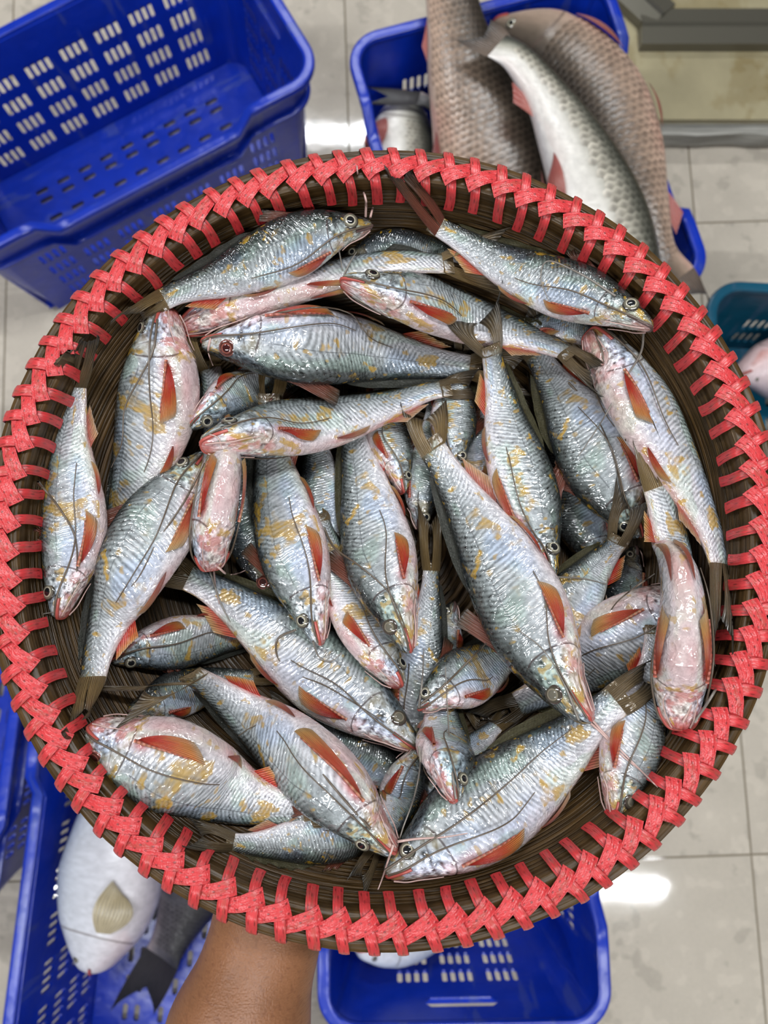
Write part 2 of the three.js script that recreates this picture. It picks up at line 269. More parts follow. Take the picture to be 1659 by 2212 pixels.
// ------------------------------------------------------------------ fish bodies
const curve1 = (tab) => (u) => { let i = 0; while (i < tab.length - 2 && u > tab[i + 1][0]) i++; const [a, x] = tab[i], [b, y] = tab[i + 1], p = i ? tab[i - 1] : tab[i], q = tab[Math.min(i + 2, tab.length - 1)], t = clamp((u - a) / (b - a)); const m0 = (y - p[1]) / Math.max(b - p[0], 1e-6) * (b - a), m1 = (q[1] - x) / Math.max(q[0] - a, 1e-6) * (b - a); const t2 = t * t, t3 = t2 * t; return (2 * t3 - 3 * t2 + 1) * x + (t3 - 2 * t2 + t) * m0 + (3 * t2 - 2 * t3) * y + (t3 - t2) * m1; };
const CAT = {
  up: curve1([[0, 0.0], [0.012, 0.15], [0.035, 0.24], [0.08, 0.36], [0.15, 0.55], [0.22, 0.74], [0.32, 0.9], [0.42, 0.92], [0.55, 0.8], [0.68, 0.62], [0.8, 0.47], [0.9, 0.36], [1, 0.33]]),
  down: curve1([[0, 0.0], [0.012, 0.17], [0.035, 0.27], [0.08, 0.41], [0.15, 0.62], [0.22, 0.84], [0.32, 1.04], [0.42, 1.08], [0.55, 0.96], [0.68, 0.72], [0.8, 0.48], [0.9, 0.36], [1, 0.33]]),
  lat: curve1([[0, 0.0], [0.012, 0.22], [0.035, 0.33], [0.08, 0.44], [0.15, 0.52], [0.22, 0.56], [0.32, 0.56], [0.42, 0.5], [0.55, 0.42], [0.68, 0.32], [0.8, 0.22], [0.9, 0.14], [0.96, 0.09], [1, 0.015]]),
};
const CARP = {
  up: curve1([[0, 0.0], [0.02, 0.22], [0.07, 0.4], [0.15, 0.66], [0.25, 0.88], [0.38, 1], [0.5, 0.95], [0.65, 0.76], [0.8, 0.52], [0.92, 0.4], [1, 0.42]]),
  down: curve1([[0, 0.0], [0.02, 0.24], [0.07, 0.44], [0.15, 0.72], [0.25, 0.92], [0.38, 1], [0.5, 0.95], [0.65, 0.74], [0.8, 0.5], [0.92, 0.4], [1, 0.42]]),
  lat: curve1([[0, 0.0], [0.02, 0.28], [0.07, 0.44], [0.15, 0.56], [0.25, 0.66], [0.38, 0.68], [0.5, 0.62], [0.65, 0.46], [0.8, 0.3], [0.92, 0.18], [0.97, 0.1], [1, 0.015]]),
};
// a fish lying along 3D spine points; s: side of the back, r: roll in degrees (belly up positive); returns its local frame
function frameOf(pts, D, s, r, shape, rTail = r) {
  const roll = (u) => lerp(r, rTail, sst(0.45, 0.95, u)) * RAD, c = spline(pts), L = c.getLength(), N = 96, C = [], DV = [], LV = [], TV = [];
  for (let i = 0; i <= N; i++) {
    const p = c.getPointAt(i / N), t = c.getTangentAt(i / N), h = V(-t.z, 0, t.x).normalize().multiplyScalar(s); // image perp (-ty, tx) in x,z
    const up = V().crossVectors(h, t).normalize(), cr = Math.cos(roll(i / N)), sr = Math.sin(roll(i / N)); if (up.y < 0) up.negate();
    C.push(p); TV.push(t); DV.push(h.clone().multiplyScalar(cr).addScaledVector(up, -sr)); LV.push(h.clone().multiplyScalar(sr).addScaledVector(up, cr));
  }
  const pick = (A, u) => { const x = clamp(u) * N, i = Math.min(N - 1, Math.floor(x)); return A[i].clone().lerp(A[i + 1], x - i); };
  const F = { L, D, shape, end: TV[N], pick: (k, u) => pick({ C, DV, LV, TV }[k], u) };
  F.loc = (u, d, l, e = 0) => { const p = pick(C, u).addScaledVector(pick(DV, u), d).addScaledVector(pick(LV, u), l); return e ? p.addScaledVector(pick(TV, u), e) : p; };
  F.surf = (u, ph, off = 0) => { // ph 0 back, pi/2 the flank that faces up, pi belly
    const cph = Math.cos(ph), sph = Math.sin(ph), e = 0.86, a = (cph > 0 ? shape.up(u) : shape.down(u)) * D, b = shape.lat(u) * D;
    return F.loc(u, Math.sign(cph) * Math.pow(Math.abs(cph), e) * a + cph * off, Math.sign(sph) * Math.pow(Math.abs(sph), e) * b + sph * off);
  };
  F.A = (u) => (shape.up(u) + shape.down(u)) / 2 * D; F.B = (u) => shape.lat(u) * D;
  F.W = (u) => Math.hypot(F.A(u) * Math.cos(roll(u)), F.B(u) * Math.sin(roll(u))); F.T = (u) => Math.hypot(F.A(u) * Math.sin(roll(u)), F.B(u) * Math.cos(roll(u)));
  return F;
}
function bodyGeo(F, nu = 84, nv = 36, seed = 0, gill = 0.03) {
  const g = grid(nu, nv, (a, b) => {
    const u = a < 0.12 ? a * a / 0.12 * 0.5 + a * 0.5 : a, ph = b * 2 * Math.PI, w = 1 - Math.abs(1 - 2 * b);
    const edge = 0.21 - 0.28 * (w - 0.6) * (w - 0.6), gc = gill * F.D * sst(0.12, 0.19, u) * sst(edge + 0.008, edge - 0.003, u) * sst(0.3, 0.45, w) * sst(0.98, 0.8, w);
    const dent = 0.02 * F.D * (fbm(u * 9 + seed, w * 4 + seed, 2) - 0.5) * 2 * sst(0, 0.1, u);
    return F.surf(u, ph, gc + dent);
  }, true);
  const p = g.attributes.position, uv = g.attributes.uv;
  for (let i = 0; i <= nu; i++) { const a = i / nu, u = a < 0.12 ? a * a / 0.12 * 0.5 + a * 0.5 : a; for (let j = 0; j <= nv; j++) uv.setX(i * (nv + 1) + j, u); }
  return outward(g, F);
}
function outward(g, F) { // turn the faces out if the frame is left-handed
  const p = g.attributes.position, n = g.attributes.normal; let d = 0; for (let i = 0; i < p.count; i += 7) { const u = g.attributes.uv.getX(i), c = F.pick('C', u); d += (p.getX(i) - c.x) * n.getX(i) + (p.getY(i) - c.y) * n.getY(i) + (p.getZ(i) - c.z) * n.getZ(i); }
  if (d < 0) { const q = g.index.array; for (let i = 0; i < q.length; i += 3) { const t = q[i]; q[i] = q[i + 1]; q[i + 1] = t; } for (let i = 0; i < n.count; i++) n.setXYZ(i, -n.getX(i), -n.getY(i), -n.getZ(i)); }
  return g;
}
function eyeOn(parent, F, u, ph, rad, kind) {
  const c = F.surf(u, ph, 0), n = F.surf(u, ph, 0.01).sub(c).normalize(), t = F.pick('TV', u), b = V().crossVectors(n, t).normalize(), tt = V().crossVectors(b, n).normalize();
  const M = new THREE.Matrix4().makeBasis(tt, n, b.negate()).setPosition(c.addScaledVector(n, -rad * 0.06));
  const dome = (r0, h, base) => grid(10, 20, (a, q) => V(r0 * Math.sin(a * Math.PI / 2) * Math.cos(q * 2 * Math.PI), base + h * Math.cos(a * Math.PI / 2), r0 * Math.sin(a * Math.PI / 2) * Math.sin(-q * 2 * Math.PI)), true);
  const ge = dome(rad, rad * 0.3, 0); const uv = ge.attributes.uv; for (let i = 0; i < uv.count; i++) uv.setXY(i, uv.getY(i), Math.sin(uv.getX(i) * Math.PI / 2));
  const e = mesh('eye', ge.applyMatrix4(M), eyeMats[kind], parent);
  mesh('pupil', dome(rad * 0.47, rad * 0.1, rad * 0.245).applyMatrix4(M), pupilMats[kind], e);
}
// a fin as a fan of rays between a base line and a tip line, optional lift above what lies below
function fan(base, tip, nr, nl, belly, lift) {
  return (opt = {}) => grid(nr, nl, (a, b) => {
    const p = base(a), q = tip(a), s = b; const o = p.clone().lerp(q, s); o.y += (belly ?? 0) * Math.sin(Math.PI * s) + 0.0007 * Math.sin(a * 23 + s * 5) * s;
    return lift ? lift(o) : o;
  });
}

// ------------------------------------------------------------------ the heap: what lies lowest first
const GX0 = -0.27, GZ0 = -0.32, GN = 560, CELL = 0.001;
const H = new Float32Array(GN * GN);
for (let j = 0; j < GN; j++) for (let i = 0; i < GN; i++) {
  const x = GX0 + i * CELL - BX, z = (GZ0 + j * CELL - BZ) / EZ, r = Math.hypot(x, z);
  H[j * GN + i] = r < RIN - 0.005 ? bowlY(r) + 0.001 : r < RIN + 0.02 ? RIM_Y + 0.011 : RIM_Y - 0.05;
}
const hAt = (x, z) => { const i = Math.round((x - GX0) / CELL), j = Math.round((z - GZ0) / CELL); return i < 0 || j < 0 || i >= GN || j >= GN ? RIM_Y - 0.08 : H[j * GN + i]; };
const FISH = [
  // k: key, p: middle line from snout to tail root (pixels of the photograph), w: half depth there, s: side of the back, r: roll, v: skin
  { k: 'fillA', p: [[740, 560], [800, 545], [870, 532], [940, 540], [1010, 560]], w: 42, s: -1, r: -20, v: 5, t: 'dark slate-backed catfish behind the long pink one, near the far wall' },
  { k: 'fillB', p: [[1290, 1250], [1262, 1150], [1225, 1050], [1195, 960], [1180, 880]], w: 62, s: -1, r: 0, v: 2, t: 'blue-grey catfish flank showing between two larger fish right of centre' },
  { k: 'fillC', p: [[995, 1140], [1005, 1070], [1018, 990], [1030, 920], [1040, 850]], w: 40, s: -1, r: 20, v: 1, t: 'narrow strip of pale yellow-flecked catfish left of the long upright one' },
  { k: 'fillD', p: [[720, 1230], [700, 1150], [690, 1070], [685, 990], [680, 900]], w: 55, s: -1, r: -5, v: 2, t: 'bluish catfish mostly hidden between the two head-down fish at the centre' },
  { k: 'fillE', p: [[275, 1535], [330, 1515], [400, 1490], [480, 1470], [560, 1460]], w: 50, s: -1, r: 0, v: 2, t: 'silvery blue catfish under the dark spread tail at lower left' },
  { k: 'fillF', p: [[900, 1700], [830, 1660], [760, 1620], [690, 1580], [620, 1540]], w: 50, s: 1, r: 0, v: 2, t: 'grey catfish flank between the two long diagonal fish' },
  { k: 'fillG', p: [[1120, 720], [1180, 700], [1240, 710], [1300, 740], [1340, 790]], w: 36, s: -1, r: 10, v: 2, t: 'small lilac-striped catfish under the upper right fish' },
  { k: 'fillH', p: [[620, 790], [570, 800], [520, 815], [470, 835], [440, 870]], w: 40, s: 1, r: 0, v: 0, t: 'silvery catfish wedged below the long grey one at upper left' },
  { k: 'fillI', p: [[980, 1300], [960, 1350], [955, 1420], [985, 1480], [1020, 1530]], w: 44, s: 1, r: 0, v: 5, t: 'dark catfish deep in the gap beside the central diagonal fish' },
  { k: 'fillJ', p: [[1370, 1180], [1350, 1240], [1340, 1300], [1330, 1360], [1330, 1420]], w: 44, s: 1, r: 0, v: 5, t: 'dark catfish deep in the gap right of the forked tail' },
  { k: 'fillK', p: [[900, 1740], [940, 1700], [980, 1660], [1030, 1610], [1080, 1560]], w: 48, s: -1, r: 30, v: 6, t: 'pale catfish belly under the blunt red head at lower middle' },
  { k: 'fillL', p: [[908, 1150], [914, 1080], [924, 1000], [932, 930], [938, 860]], w: 46, s: 1, r: 0, v: 5, t: 'dark mottled catfish deep under the middle tail' },
  { k: 'F2', p: [[388, 712], [470, 672], [600, 628], [740, 592], [870, 568], [980, 570]], w: 56, s: -1, r: 52, v: 3, t: 'pink belly-up catfish with its blunt chin at left, below the grey curved one', bar: 1, pec: 0 },
  { k: 'F22', p: [[850, 1790], [760, 1803], [680, 1815], [600, 1822], [530, 1822], [488, 1818]], w: 56, s: -1, r: 0, v: 2, tail: [[385, 1762], [392, 1826]], t: 'striped blue-grey catfish along the near rim, tail to the left, head covered' },
  { k: 'F35', p: [[872, 1066], [858, 1000], [840, 930], [828, 850], [820, 780]], w: 46, s: 1, r: 22, v: 4, t: 'catfish face with big round eye, looking down left of the middle tail' },
  { k: 'F36', p: [[992, 1022], [984, 960], [984, 890], [990, 820], [1000, 750]], w: 52, s: 1, r: 0, v: 4, t: 'catfish face with pale-ringed eye, looking down right of the middle tail' },
  { k: 'F16', p: [[602, 1296], [566, 1235], [532, 1140], [520, 1040], [522, 950], [530, 880]], w: 52, s: -1, r: -10, v: 5, eye: 'red', t: 'dark-headed catfish with a red eye, half under the central head-down fish' },
  { k: 'F28', p: [[1520, 1280], [1430, 1330], [1340, 1390], [1260, 1440], [1180, 1490], [1100, 1530]], w: 88, s: -1, r: 18, v: 6, t: 'broad pale lilac catfish with a long bent whisker, under the belly-up one at right' },
  { k: 'F26', p: [[905, 1650], [900, 1540], [912, 1430], [924, 1330], [930, 1260], [932, 1215]], w: 54, s: 1, r: 0, v: 0, tail: [[905, 1060], [950, 1050]], t: 'narrow upright catfish with clear dark herringbone stripes at the centre' },
  { k: 'F29', p: [[1272, 712], [1330, 790], [1392, 880], [1450, 985], [1502, 1085], [1542, 1180], [1556, 1245]], w: 82, s: -1, r: 34, v: 6, tail: [[1545, 1440], [1580, 1420]], t: 'long pale catfish curving down along the right wall, orange fin at its throat' },
  { k: 'F31', p: [[1325, 1768], [1345, 1690], [1372, 1600], [1396, 1510], [1410, 1430], [1415, 1350]], w: 66, s: 1, r: 6, v: 0, eye: 'cloudy', t: 'catfish with pointed snout down against the lower right rim' },
  { k: 'F32', p: [[1378, 1160], [1335, 1085], [1285, 990], [1235, 895], [1192, 820], [1150, 750]], w: 84, s: -1, r: 14, v: 0, t: 'large silvery catfish at right, crossed by a pair of long dark whiskers' },
  { k: 'F19', p: [[238, 1428], [310, 1406], [400, 1390], [500, 1375], [600, 1370]], w: 56, s: 1, r: 15, v: 7, t: 'catfish head at left with red-edged fin, poking from under a pale fish' },
  { k: 'F39', p: [[904, 1614], [882, 1675], [862, 1735], [835, 1795], [800, 1850]], w: 46, s: -1, r: 20, v: 2, t: 'small dark catfish head pointing up between two diagonal fish near the rim' },
  { k: 'F3', p: [[362, 662], [350, 730], [342, 820], [322, 920], [292, 1030], [262, 1120], [240, 1200]], w: 96, s: 1, r: 24, v: 3, t: 'plump pinkish catfish at left, mouth pointing up towards the far rim' },
  { k: 'F9', p: [[126, 1338], [138, 1265], [156, 1160], [152, 1060], [152, 960], [162, 880], [166, 815]], w: 72, s: -1, r: 8, v: 1, tail: [[180, 730], [208, 722]], fk: 0.85, t: 'yellow-spotted catfish against the left wall, snout down' },
  { k: 'F6', p: [[446, 982], [392, 1050], [332, 1135], [276, 1230], [238, 1330], [210, 1420], [196, 1490]], w: 90, s: 1, r: 6, v: 0, tail: [[156, 1596], [176, 1556]], t: 'long silver catfish slanting down the left side, snout at upper right' },
  { k: 'F18', p: [[902, 1618], [838, 1560], [742, 1480], [640, 1398], [540, 1326], [450, 1268], [382, 1236]], w: 86, s: 1, r: 14, v: 6, eye: 'cloudy', t: 'large pale catfish lying diagonally across the lower middle, orange fins below' },
  { k: 'F10', p: [[456, 1232], [456, 1160], [466, 1080], [476, 1000], [470, 900], [452, 780]], w: 52, s: -1, r: 62, v: 3, eye: 'cloudy', t: 'belly-up catfish with open mouth and two long whiskers hanging down, left of centre' },
  { k: 'F13', p: [[407, 926], [460, 890], [530, 850], [600, 826], [680, 810]], w: 50, s: 1, r: 18, v: 7, t: 'catfish head with dark eye just behind the pinkish horizontal one' },
  { k: 'F17', p: [[866, 1484], [824, 1412], [784, 1335], [742, 1252], [712, 1180], [690, 1110]], w: 56, s: 1, r: 38, v: 3, t: 'pink-chinned catfish under the two head-down fish, throat turned up' },
  { k: 'F23', p: [[830, 1888], [900, 1842], [1000, 1772], [1100, 1700], [1200, 1622], [1290, 1548], [1352, 1498]], w: 98, s: -1, r: 10, v: 6, tail: [[1420, 1425], [1440, 1470]], t: 'largest pale catfish, lying diagonally above the near rim at right' },
  { k: 'F21', p: [[195, 1566], [280, 1622], [380, 1668], [480, 1708], [580, 1738], [680, 1750]], w: 98, s: 1, r: 20, v: 3, eye: 'red', tail: [[735, 1728], [740, 1772]], t: 'fat red-eyed catfish by the lower left rim, white belly upward' },
  { k: 'F24', p: [[986, 1734], [974, 1664], [962, 1592], [956, 1520], [960, 1440]], w: 60, s: 1, r: 18, v: 7, eye: 'silver', t: 'blunt red catfish head pointing down beside the large pale one' },
  { k: 'F25', p: [[902, 1532], [958, 1486], [1030, 1444], [1100, 1404], [1170, 1370]], w: 62, s: -1, r: 14, v: 1, t: 'catfish head with clear ringed eye and orange fin, tucked under the central diagonal fish' },
  { k: 'F27', p: [[1110, 1440], [1190, 1335], [1250, 1270], [1300, 1210], [1342, 1160]], w: 66, s: -1, r: 0, v: 1, tail: [[1335, 1015], [1410, 1062]], t: 'catfish whose dark forked tail points up at right, dark slashes on its back' },
  { k: 'F4', p: [[436, 746], [520, 748], [650, 752], [780, 762], [920, 782], [1040, 795]], w: 84, s: 1, r: 4, v: 6, eye: 'red', t: 'large catfish lying level at upper left, dark face with one pale whisker loop' },
  { k: 'F5', p: [[734, 606], [800, 622], [900, 645], [1000, 680], [1100, 716], [1190, 748], [1240, 768]], w: 68, s: -1, r: 14, v: 4, tail: [[1312, 800], [1308, 858]], t: 'yellow-smeared catfish with red fin and red lips at upper middle' },
  { k: 'F1', p: [[804, 484], [700, 502], [570, 556], [460, 606], [380, 634], [335, 656]], w: 64, s: 1, r: -26, v: 2, tail: [[238, 705], [300, 690]], t: 'dark grey catfish curved along the far left wall, whiskers up to the rim' },
  { k: 'F34', p: [[1412, 708], [1340, 668], [1255, 632], [1160, 598], [1060, 556], [985, 512], [930, 478]], w: 64, s: 1, r: -14, v: 2, tail: [[830, 354], [888, 384]], fk: 0.85, t: 'slim silver catfish at upper right, reddish tail lying on the rim' },
  { k: 'F11', p: [[691, 1396], [668, 1315], [632, 1205], [606, 1105], [590, 1010], [582, 920], [580, 850]], w: 76, s: -1, r: 8, v: 1, t: 'head-down catfish left of centre with bright ringed eye and red lip' },
  { k: 'F14', p: [[886, 1412], [856, 1335], [822, 1235], [800, 1135], [784, 1045], [768, 960], [764, 880]], w: 78, s: -1, r: 8, v: 0, eye: 'cloudy', t: 'head-down catfish at the centre with dull eye, thick whisker over its back' },
  { k: 'F30', p: [[1470, 1578], [1466, 1480], [1472, 1380], [1472, 1280], [1452, 1180], [1430, 1095], [1410, 1030]], w: 58, s: 1, r: 72, v: 3, tail: [[1362, 900], [1402, 900]], t: 'belly-up catfish at right, blunt chin down, two orange fins on its belly' },
  { k: 'F12', p: [[430, 962], [500, 944], [600, 924], [720, 904], [850, 872], [930, 845], [975, 838]], w: 68, s: -1, r: 28, v: 4, tail: [[1046, 806], [1050, 862]], t: 'pink-bellied catfish lying level across the upper middle, snout at left' },
  { k: 'F20', p: [[856, 1842], [792, 1782], [712, 1702], [622, 1622], [542, 1552], [470, 1492], [408, 1454]], w: 82, s: -1, r: 18, v: 0, tail: [[190, 1478], [235, 1585]], t: 'long catfish slanting across the lower left, two blood-red fins, dark spread tail' },
  { k: 'F7', p: [[1196, 1252], [1174, 1180], [1148, 1080], [1112, 965], [1086, 875], [1068, 795], [1060, 745]], w: 70, s: 1, r: 0, v: 4, tail: [[938, 668], [1072, 640]], t: 'upright yellow-flecked catfish right of centre, forked tail at top, eye low right' },
  { k: 'F8', p: [[1278, 1562], [1224, 1500], [1162, 1395], [1102, 1275], [1050, 1172], [990, 1062], [944, 985], [922, 950]], w: 92, s: -1, r: 14, v: 0, eye: 'cloudy', tail: [[866, 866], [962, 862]], t: 'longest catfish on top at the centre, slanting down right to a red snout' },
];
const R0 = rng(77);
const fishByKey = {};
const SLACK = 0.0012;
FISH.forEach((f, index) => {
  const n = f.p.length, tan = Math.hypot(Math.cos(f.r * RAD), 0.53 * Math.sin(f.r * RAD));
  let c = new Array(n).fill(RIM_Y - 0.045), F, st = 28, req = [];
  for (let it = 0; it < 5; it++) {
    const pts = f.p.map(([x, y], i) => at(x, y, c[i])), mid = c[Math.floor(n / 2)], D = f.w * (CAM_Y - mid) / FPX / tan * 1.0;
    F = frameOf(pts, D, f.s, f.r, CAT, f.r > 45 ? 12 : f.r);
    req = [];
    for (let i = 0; i <= st; i++) {
      const u = i / st, p = F.pick('C', u), t = F.pick('TV', u), h = V(-t.z, 0, t.x).normalize(), W = F.W(u), T = F.T(u); let m = -1;
      for (let k = -4; k <= 4; k++) { const e = k / 4.5; m = Math.max(m, hAt(p.x + h.x * e * W, p.z + h.z * e * W) + T * Math.pow(1 - Math.pow(Math.abs(e), 2.33), 0.43)); }
      req.push(m - SLACK);
    }
    if (f.tail) for (const [x, y] of f.tail) for (const k of [0.4, 0.8]) { const e = pts[n - 1], q = at(lerp(f.p[n - 1][0], x, k), lerp(f.p[n - 1][1], y, k), e.y + 0.01), hh = hAt(q.x, q.z); if (hh < RIM_Y + 0.005) req[st] = Math.max(req[st], hh - (k > 0.5 ? 0.006 : 0.002)); }
    let cur = req.slice();
    for (let q = 0; q < 60; q++) { const nx = cur.map((v, i) => 0.25 * cur[Math.max(0, i - 1)] + 0.5 * v + 0.25 * cur[Math.min(st, i + 1)]); cur = nx.map((v, i) => Math.max(v, req[i])); }
    // soft fish sag a little towards what they lie on
    const lens = []; { const cv = spline(pts); for (let i = 0; i < n; i++) lens.push(i / (n - 1)); void cv; }
    const arc = [0]; for (let i = 1; i < n; i++) arc.push(arc[i - 1] + pts[i].distanceTo(pts[i - 1]));
    c = arc.map((a, i) => lerp(c[i], (() => { const x = a / arc[n - 1] * st, k = Math.min(st - 1, Math.floor(x)); return lerp(cur[k], cur[k + 1], x - k); })(), it ? 0.7 : 1));
  }
  const { L, D } = F, seed = index * 3.7 + 1;
  const g = thing('catfish', f.t, 'fish', 'small catfish heaped in the basket');
  g.position.copy(F.pick('C', 0.5)); g.position.y -= F.T(0.5);
  const base = g.position.clone();
  const part = (name, geo, mat) => mesh(name, geo.translate(-base.x, -base.y, -base.z), mat, g);
  const lift = (e) => (p) => { const h = hAt(p.x, p.z) + e; if (h > p.y && h < p.y + (f.fk ? 0.02 : 0.006)) p.y = h; return p; };
  const liftAll = (e) => (p) => { p.y = Math.max(p.y, hAt(p.x, p.z) + e); return p; };
  const bodyMesh = part('body', bodyGeo(F, 84, 36, seed), skinMats[f.v]); void bodyMesh;
  // tail fin: two lobes
  {
    const end = F.pick('C', 1), tv = F.end, dv = F.pick('DV', 1), h = 0.4 * D, len = 0.24 * L;
    const tips = f.tail ? f.tail.map(([x, y]) => { let q = at(x, y, end.y); for (let k = 0; k < 3; k++) { const yy = Math.max(hAt(q.x, q.z) + 0.002, end.y - 0.012); q = at(x, y, Math.min(yy, end.y + (f.fk ? 0.07 : 0.03))); } return q; })
      : [1, -1].map((k) => { const q = end.clone().addScaledVector(tv, len * 0.9).addScaledVector(dv, k * len * 0.32); q.y = Math.max(q.y - 0.022, bowlY(Math.min(RIN, Math.hypot(q.x, q.z - BZ))) + 0.002); return q; });
    const side = (q) => q.clone().sub(end).dot(dv); if (side(tips[0]) < side(tips[1])) tips.reverse();
    const midTip = tips[0].clone().lerp(tips[1], 0.5), fork = end.clone().lerp(midTip, f.fk ?? 0.5), geos = [];
    tips.forEach((tip, k) => {
      const sg = k ? -1 : 1, out = end.clone().addScaledVector(dv, sg * h * 1.05).addScaledVector(tv, -0.012 * L), inn = end.clone().addScaledVector(tv, -0.02 * L);
      const b1 = liftAll(0.0016);
      geos.push(grid(12, 12, (a, b) => { // a: outer ray to inner ray, b: root to tip
        const root = F.surf(0.958, Math.PI * (sg > 0 ? lerp(0.06, 0.5, a) : lerp(0.94, 0.5, a)), 0.0004), ctrl = root.clone().lerp(tip, 0.5).addScaledVector(dv, sg * (1 - a) * 0.09 * len), e = tip.clone().lerp(fork, Math.pow(a, 1.25)).addScaledVector(dv, sg * 0.10 * len * Math.sin(Math.PI * a));
        const p = root.multiplyScalar((1 - b) * (1 - b)).addScaledVector(ctrl, 2 * b * (1 - b)).addScaledVector(e, b * b); p.y += 0.0008 * Math.sin(a * 30 + seed) * b + 0.0012 * Math.sin(a * 5 + b * 4 + seed) * b;
        return b > 0.2 && f.tail ? (f.fk ? lift(0.001)(p) : b1(p)) : p;
      }));
    });
    part('tail_fin', mergeGeometries(geos), finMats.dark[f.k === 'F34' ? 2 : index % 2]);
  }
  const upD = (u) => CAT.up(u) * D, dnD = (u) => CAT.down(u) * D;
  const deep = f.k.startsWith('fill');
  // adipose fin along the back, dorsal fin, anal fin
  if (!deep && f.k !== 'F21') part('adipose_fin', fan((a) => F.loc(lerp(0.46, 0.86, a), upD(lerp(0.46, 0.86, a)) * 0.9, 0), (a) => F.loc(lerp(0.5, 0.9, a), upD(lerp(0.5, 0.9, a)) * 0.95 + 0.25 * D * Math.pow(Math.sin(Math.PI * Math.min(1, a * 0.92 + 0.04)), 0.6), -0.03 * D), 18, 5, 0, lift(0.0014))(), finMats.grey[index % 2]);
  const dl = 0.35 + 0.5 * R0();
  if (!deep) part('dorsal_fin', fan((a) => F.loc(lerp(0.27, 0.38, a), upD(0.32) * 0.9, 0), (a) => F.loc(lerp(0.44, 0.45, a) - 0.03 * (1 - a), upD(0.4) + (dl * Math.pow(Math.cos(a * 1.45), 0.8) * sst(-0.25, 0.2, a) + 0.04) * D, -0.04 * D), 12, 6, 0, lift(0.0014))(), finMats.dark[2]);
  if (!deep) part('anal_fin', fan((a) => F.loc(lerp(0.69, 0.83, a), -dnD(lerp(0.69, 0.83, a)) * 0.88, 0), (a) => F.loc(lerp(0.78, 0.89, a), -dnD(lerp(0.78, 0.89, a)) - lerp(0.34, 0.12, a) * D, 0), 10, 6, 0, lift(0.0014))(), finMats.red[(index + 1) % 3]);
  // pelvic and pectoral fins lie against the upper flank
  const sr = f.r > 45 ? [1, -1] : [1];
  const hug = (u0, ph0, len, spread, drift, off) => grid(10, 14, (a, b) => {
    const u = u0 + len * b * (1 - 0.22 * a) / 1, ph = ph0 + drift * b + spread * (a - 0.35) * Math.pow(b, 0.75) * (1 - 0.3 * b);
    return F.surf(u, ph, off * (0.3 + Math.sin(Math.PI * Math.min(1, b * 0.8 + 0.1))) + 0.0012 * Math.sin(a * 3.1) * b);
  });
  sr.forEach((k) => {
    const q = R0();
    part('pectoral_fin', hug(0.225, k * Math.PI * (0.70 + 0.04 * q), 0.19 + 0.04 * q, k * 0.55, k * (0.05 + 0.1 * q), 0.0022), finMats.red[0 + (q > 0.6 ? 1 : 0)]);
    part('fin_spine', tube([0, 0.3, 0.6, 0.85].map((b) => F.surf(0.225 + (0.18 + 0.04 * q) * b, k * Math.PI * (0.70 + 0.04 * q) + k * (0.05 + 0.1 * q) * b - k * 0.6 * 0.36 * Math.pow(b, 0.75) * (1 - 0.3 * b), 0.0024)), 0.0011, 0.0005, 14, 5), finMats.red[2]);
    if (!deep) part('pelvic_fin', hug(0.49, k * Math.PI * (0.88 - 0.03 * q), 0.15, k * 0.5, k * 0.08, 0.0016), finMats.red[1 + (q > 0.5 ? 1 : 0)]);
  });
  // face
  const er = 0.034 * L * clamp(0.145 / L, 0.8, 1.15), ek = f.eye ?? 'silver';
  eyeOnBase(g, base, F, 0.108, Math.PI * 0.385, er, ek); eyeOnBase(g, base, F, 0.108, -Math.PI * 0.385, er, ek);
  const lipPts = []; for (let i = -8; i <= 8; i++) { const a = i / 8, u = 0.006 + 0.085 * a * a; lipPts.push(F.surf(u, Math.sign(a || 1) * Math.PI * lerp(0.62, 0.6, Math.abs(a)) * (Math.abs(a) < 0.01 ? 1 : 1), 0.0002)); }
  lipPts.splice(8, 1);
  part('mouth', tube(lipPts, 0.0011, 0.0011, 40, 6), f.v === 2 || f.v === 5 ? lipDark : lipMat);
  // whiskers: one along the upper flank, one below, two short ones at the chin
  const Rb = rng(index * 31 + 5), along = (sg, w0, w1, len) => { const q = [F.surf(0.015, sg * Math.PI * 0.55, 0.0008)]; for (let i = 1; i <= 9; i++) { const t = i / 9; q.push(F.surf(0.015 + len * t, sg * Math.PI * (lerp(w0, w1, t) + 0.03 * Math.sin(t * 7 + seed)), 0.0012 + 0.001 * Math.sin(Math.PI * t))); } return q; };
  if (!f.bar && !deep) part('whisker', tube(along(1, 0.56, 0.62 + 0.12 * (Rb() - 0.5), 0.42 + 0.2 * Rb()), 0.0007, 0.0003, 40, 5), barbelMats[0]);
  part('whisker', tube(along(-1, 0.58, 0.7, 0.35), 0.0007, 0.0003, 30, 5), barbelMats[0]);
  for (const sg of [1, -1]) { const p0 = F.surf(0.02, sg * Math.PI * 0.8, 0.0006), q = [p0]; for (let i = 1; i <= 4; i++) q.push(F.surf(0.02 + 0.035 * i, sg * Math.PI * (0.8 + 0.02 * i * Rb()), 0.0016)); part('chin_whisker', tube(q, 0.0005, 0.00025, 20, 5), barbelMats[1]); }
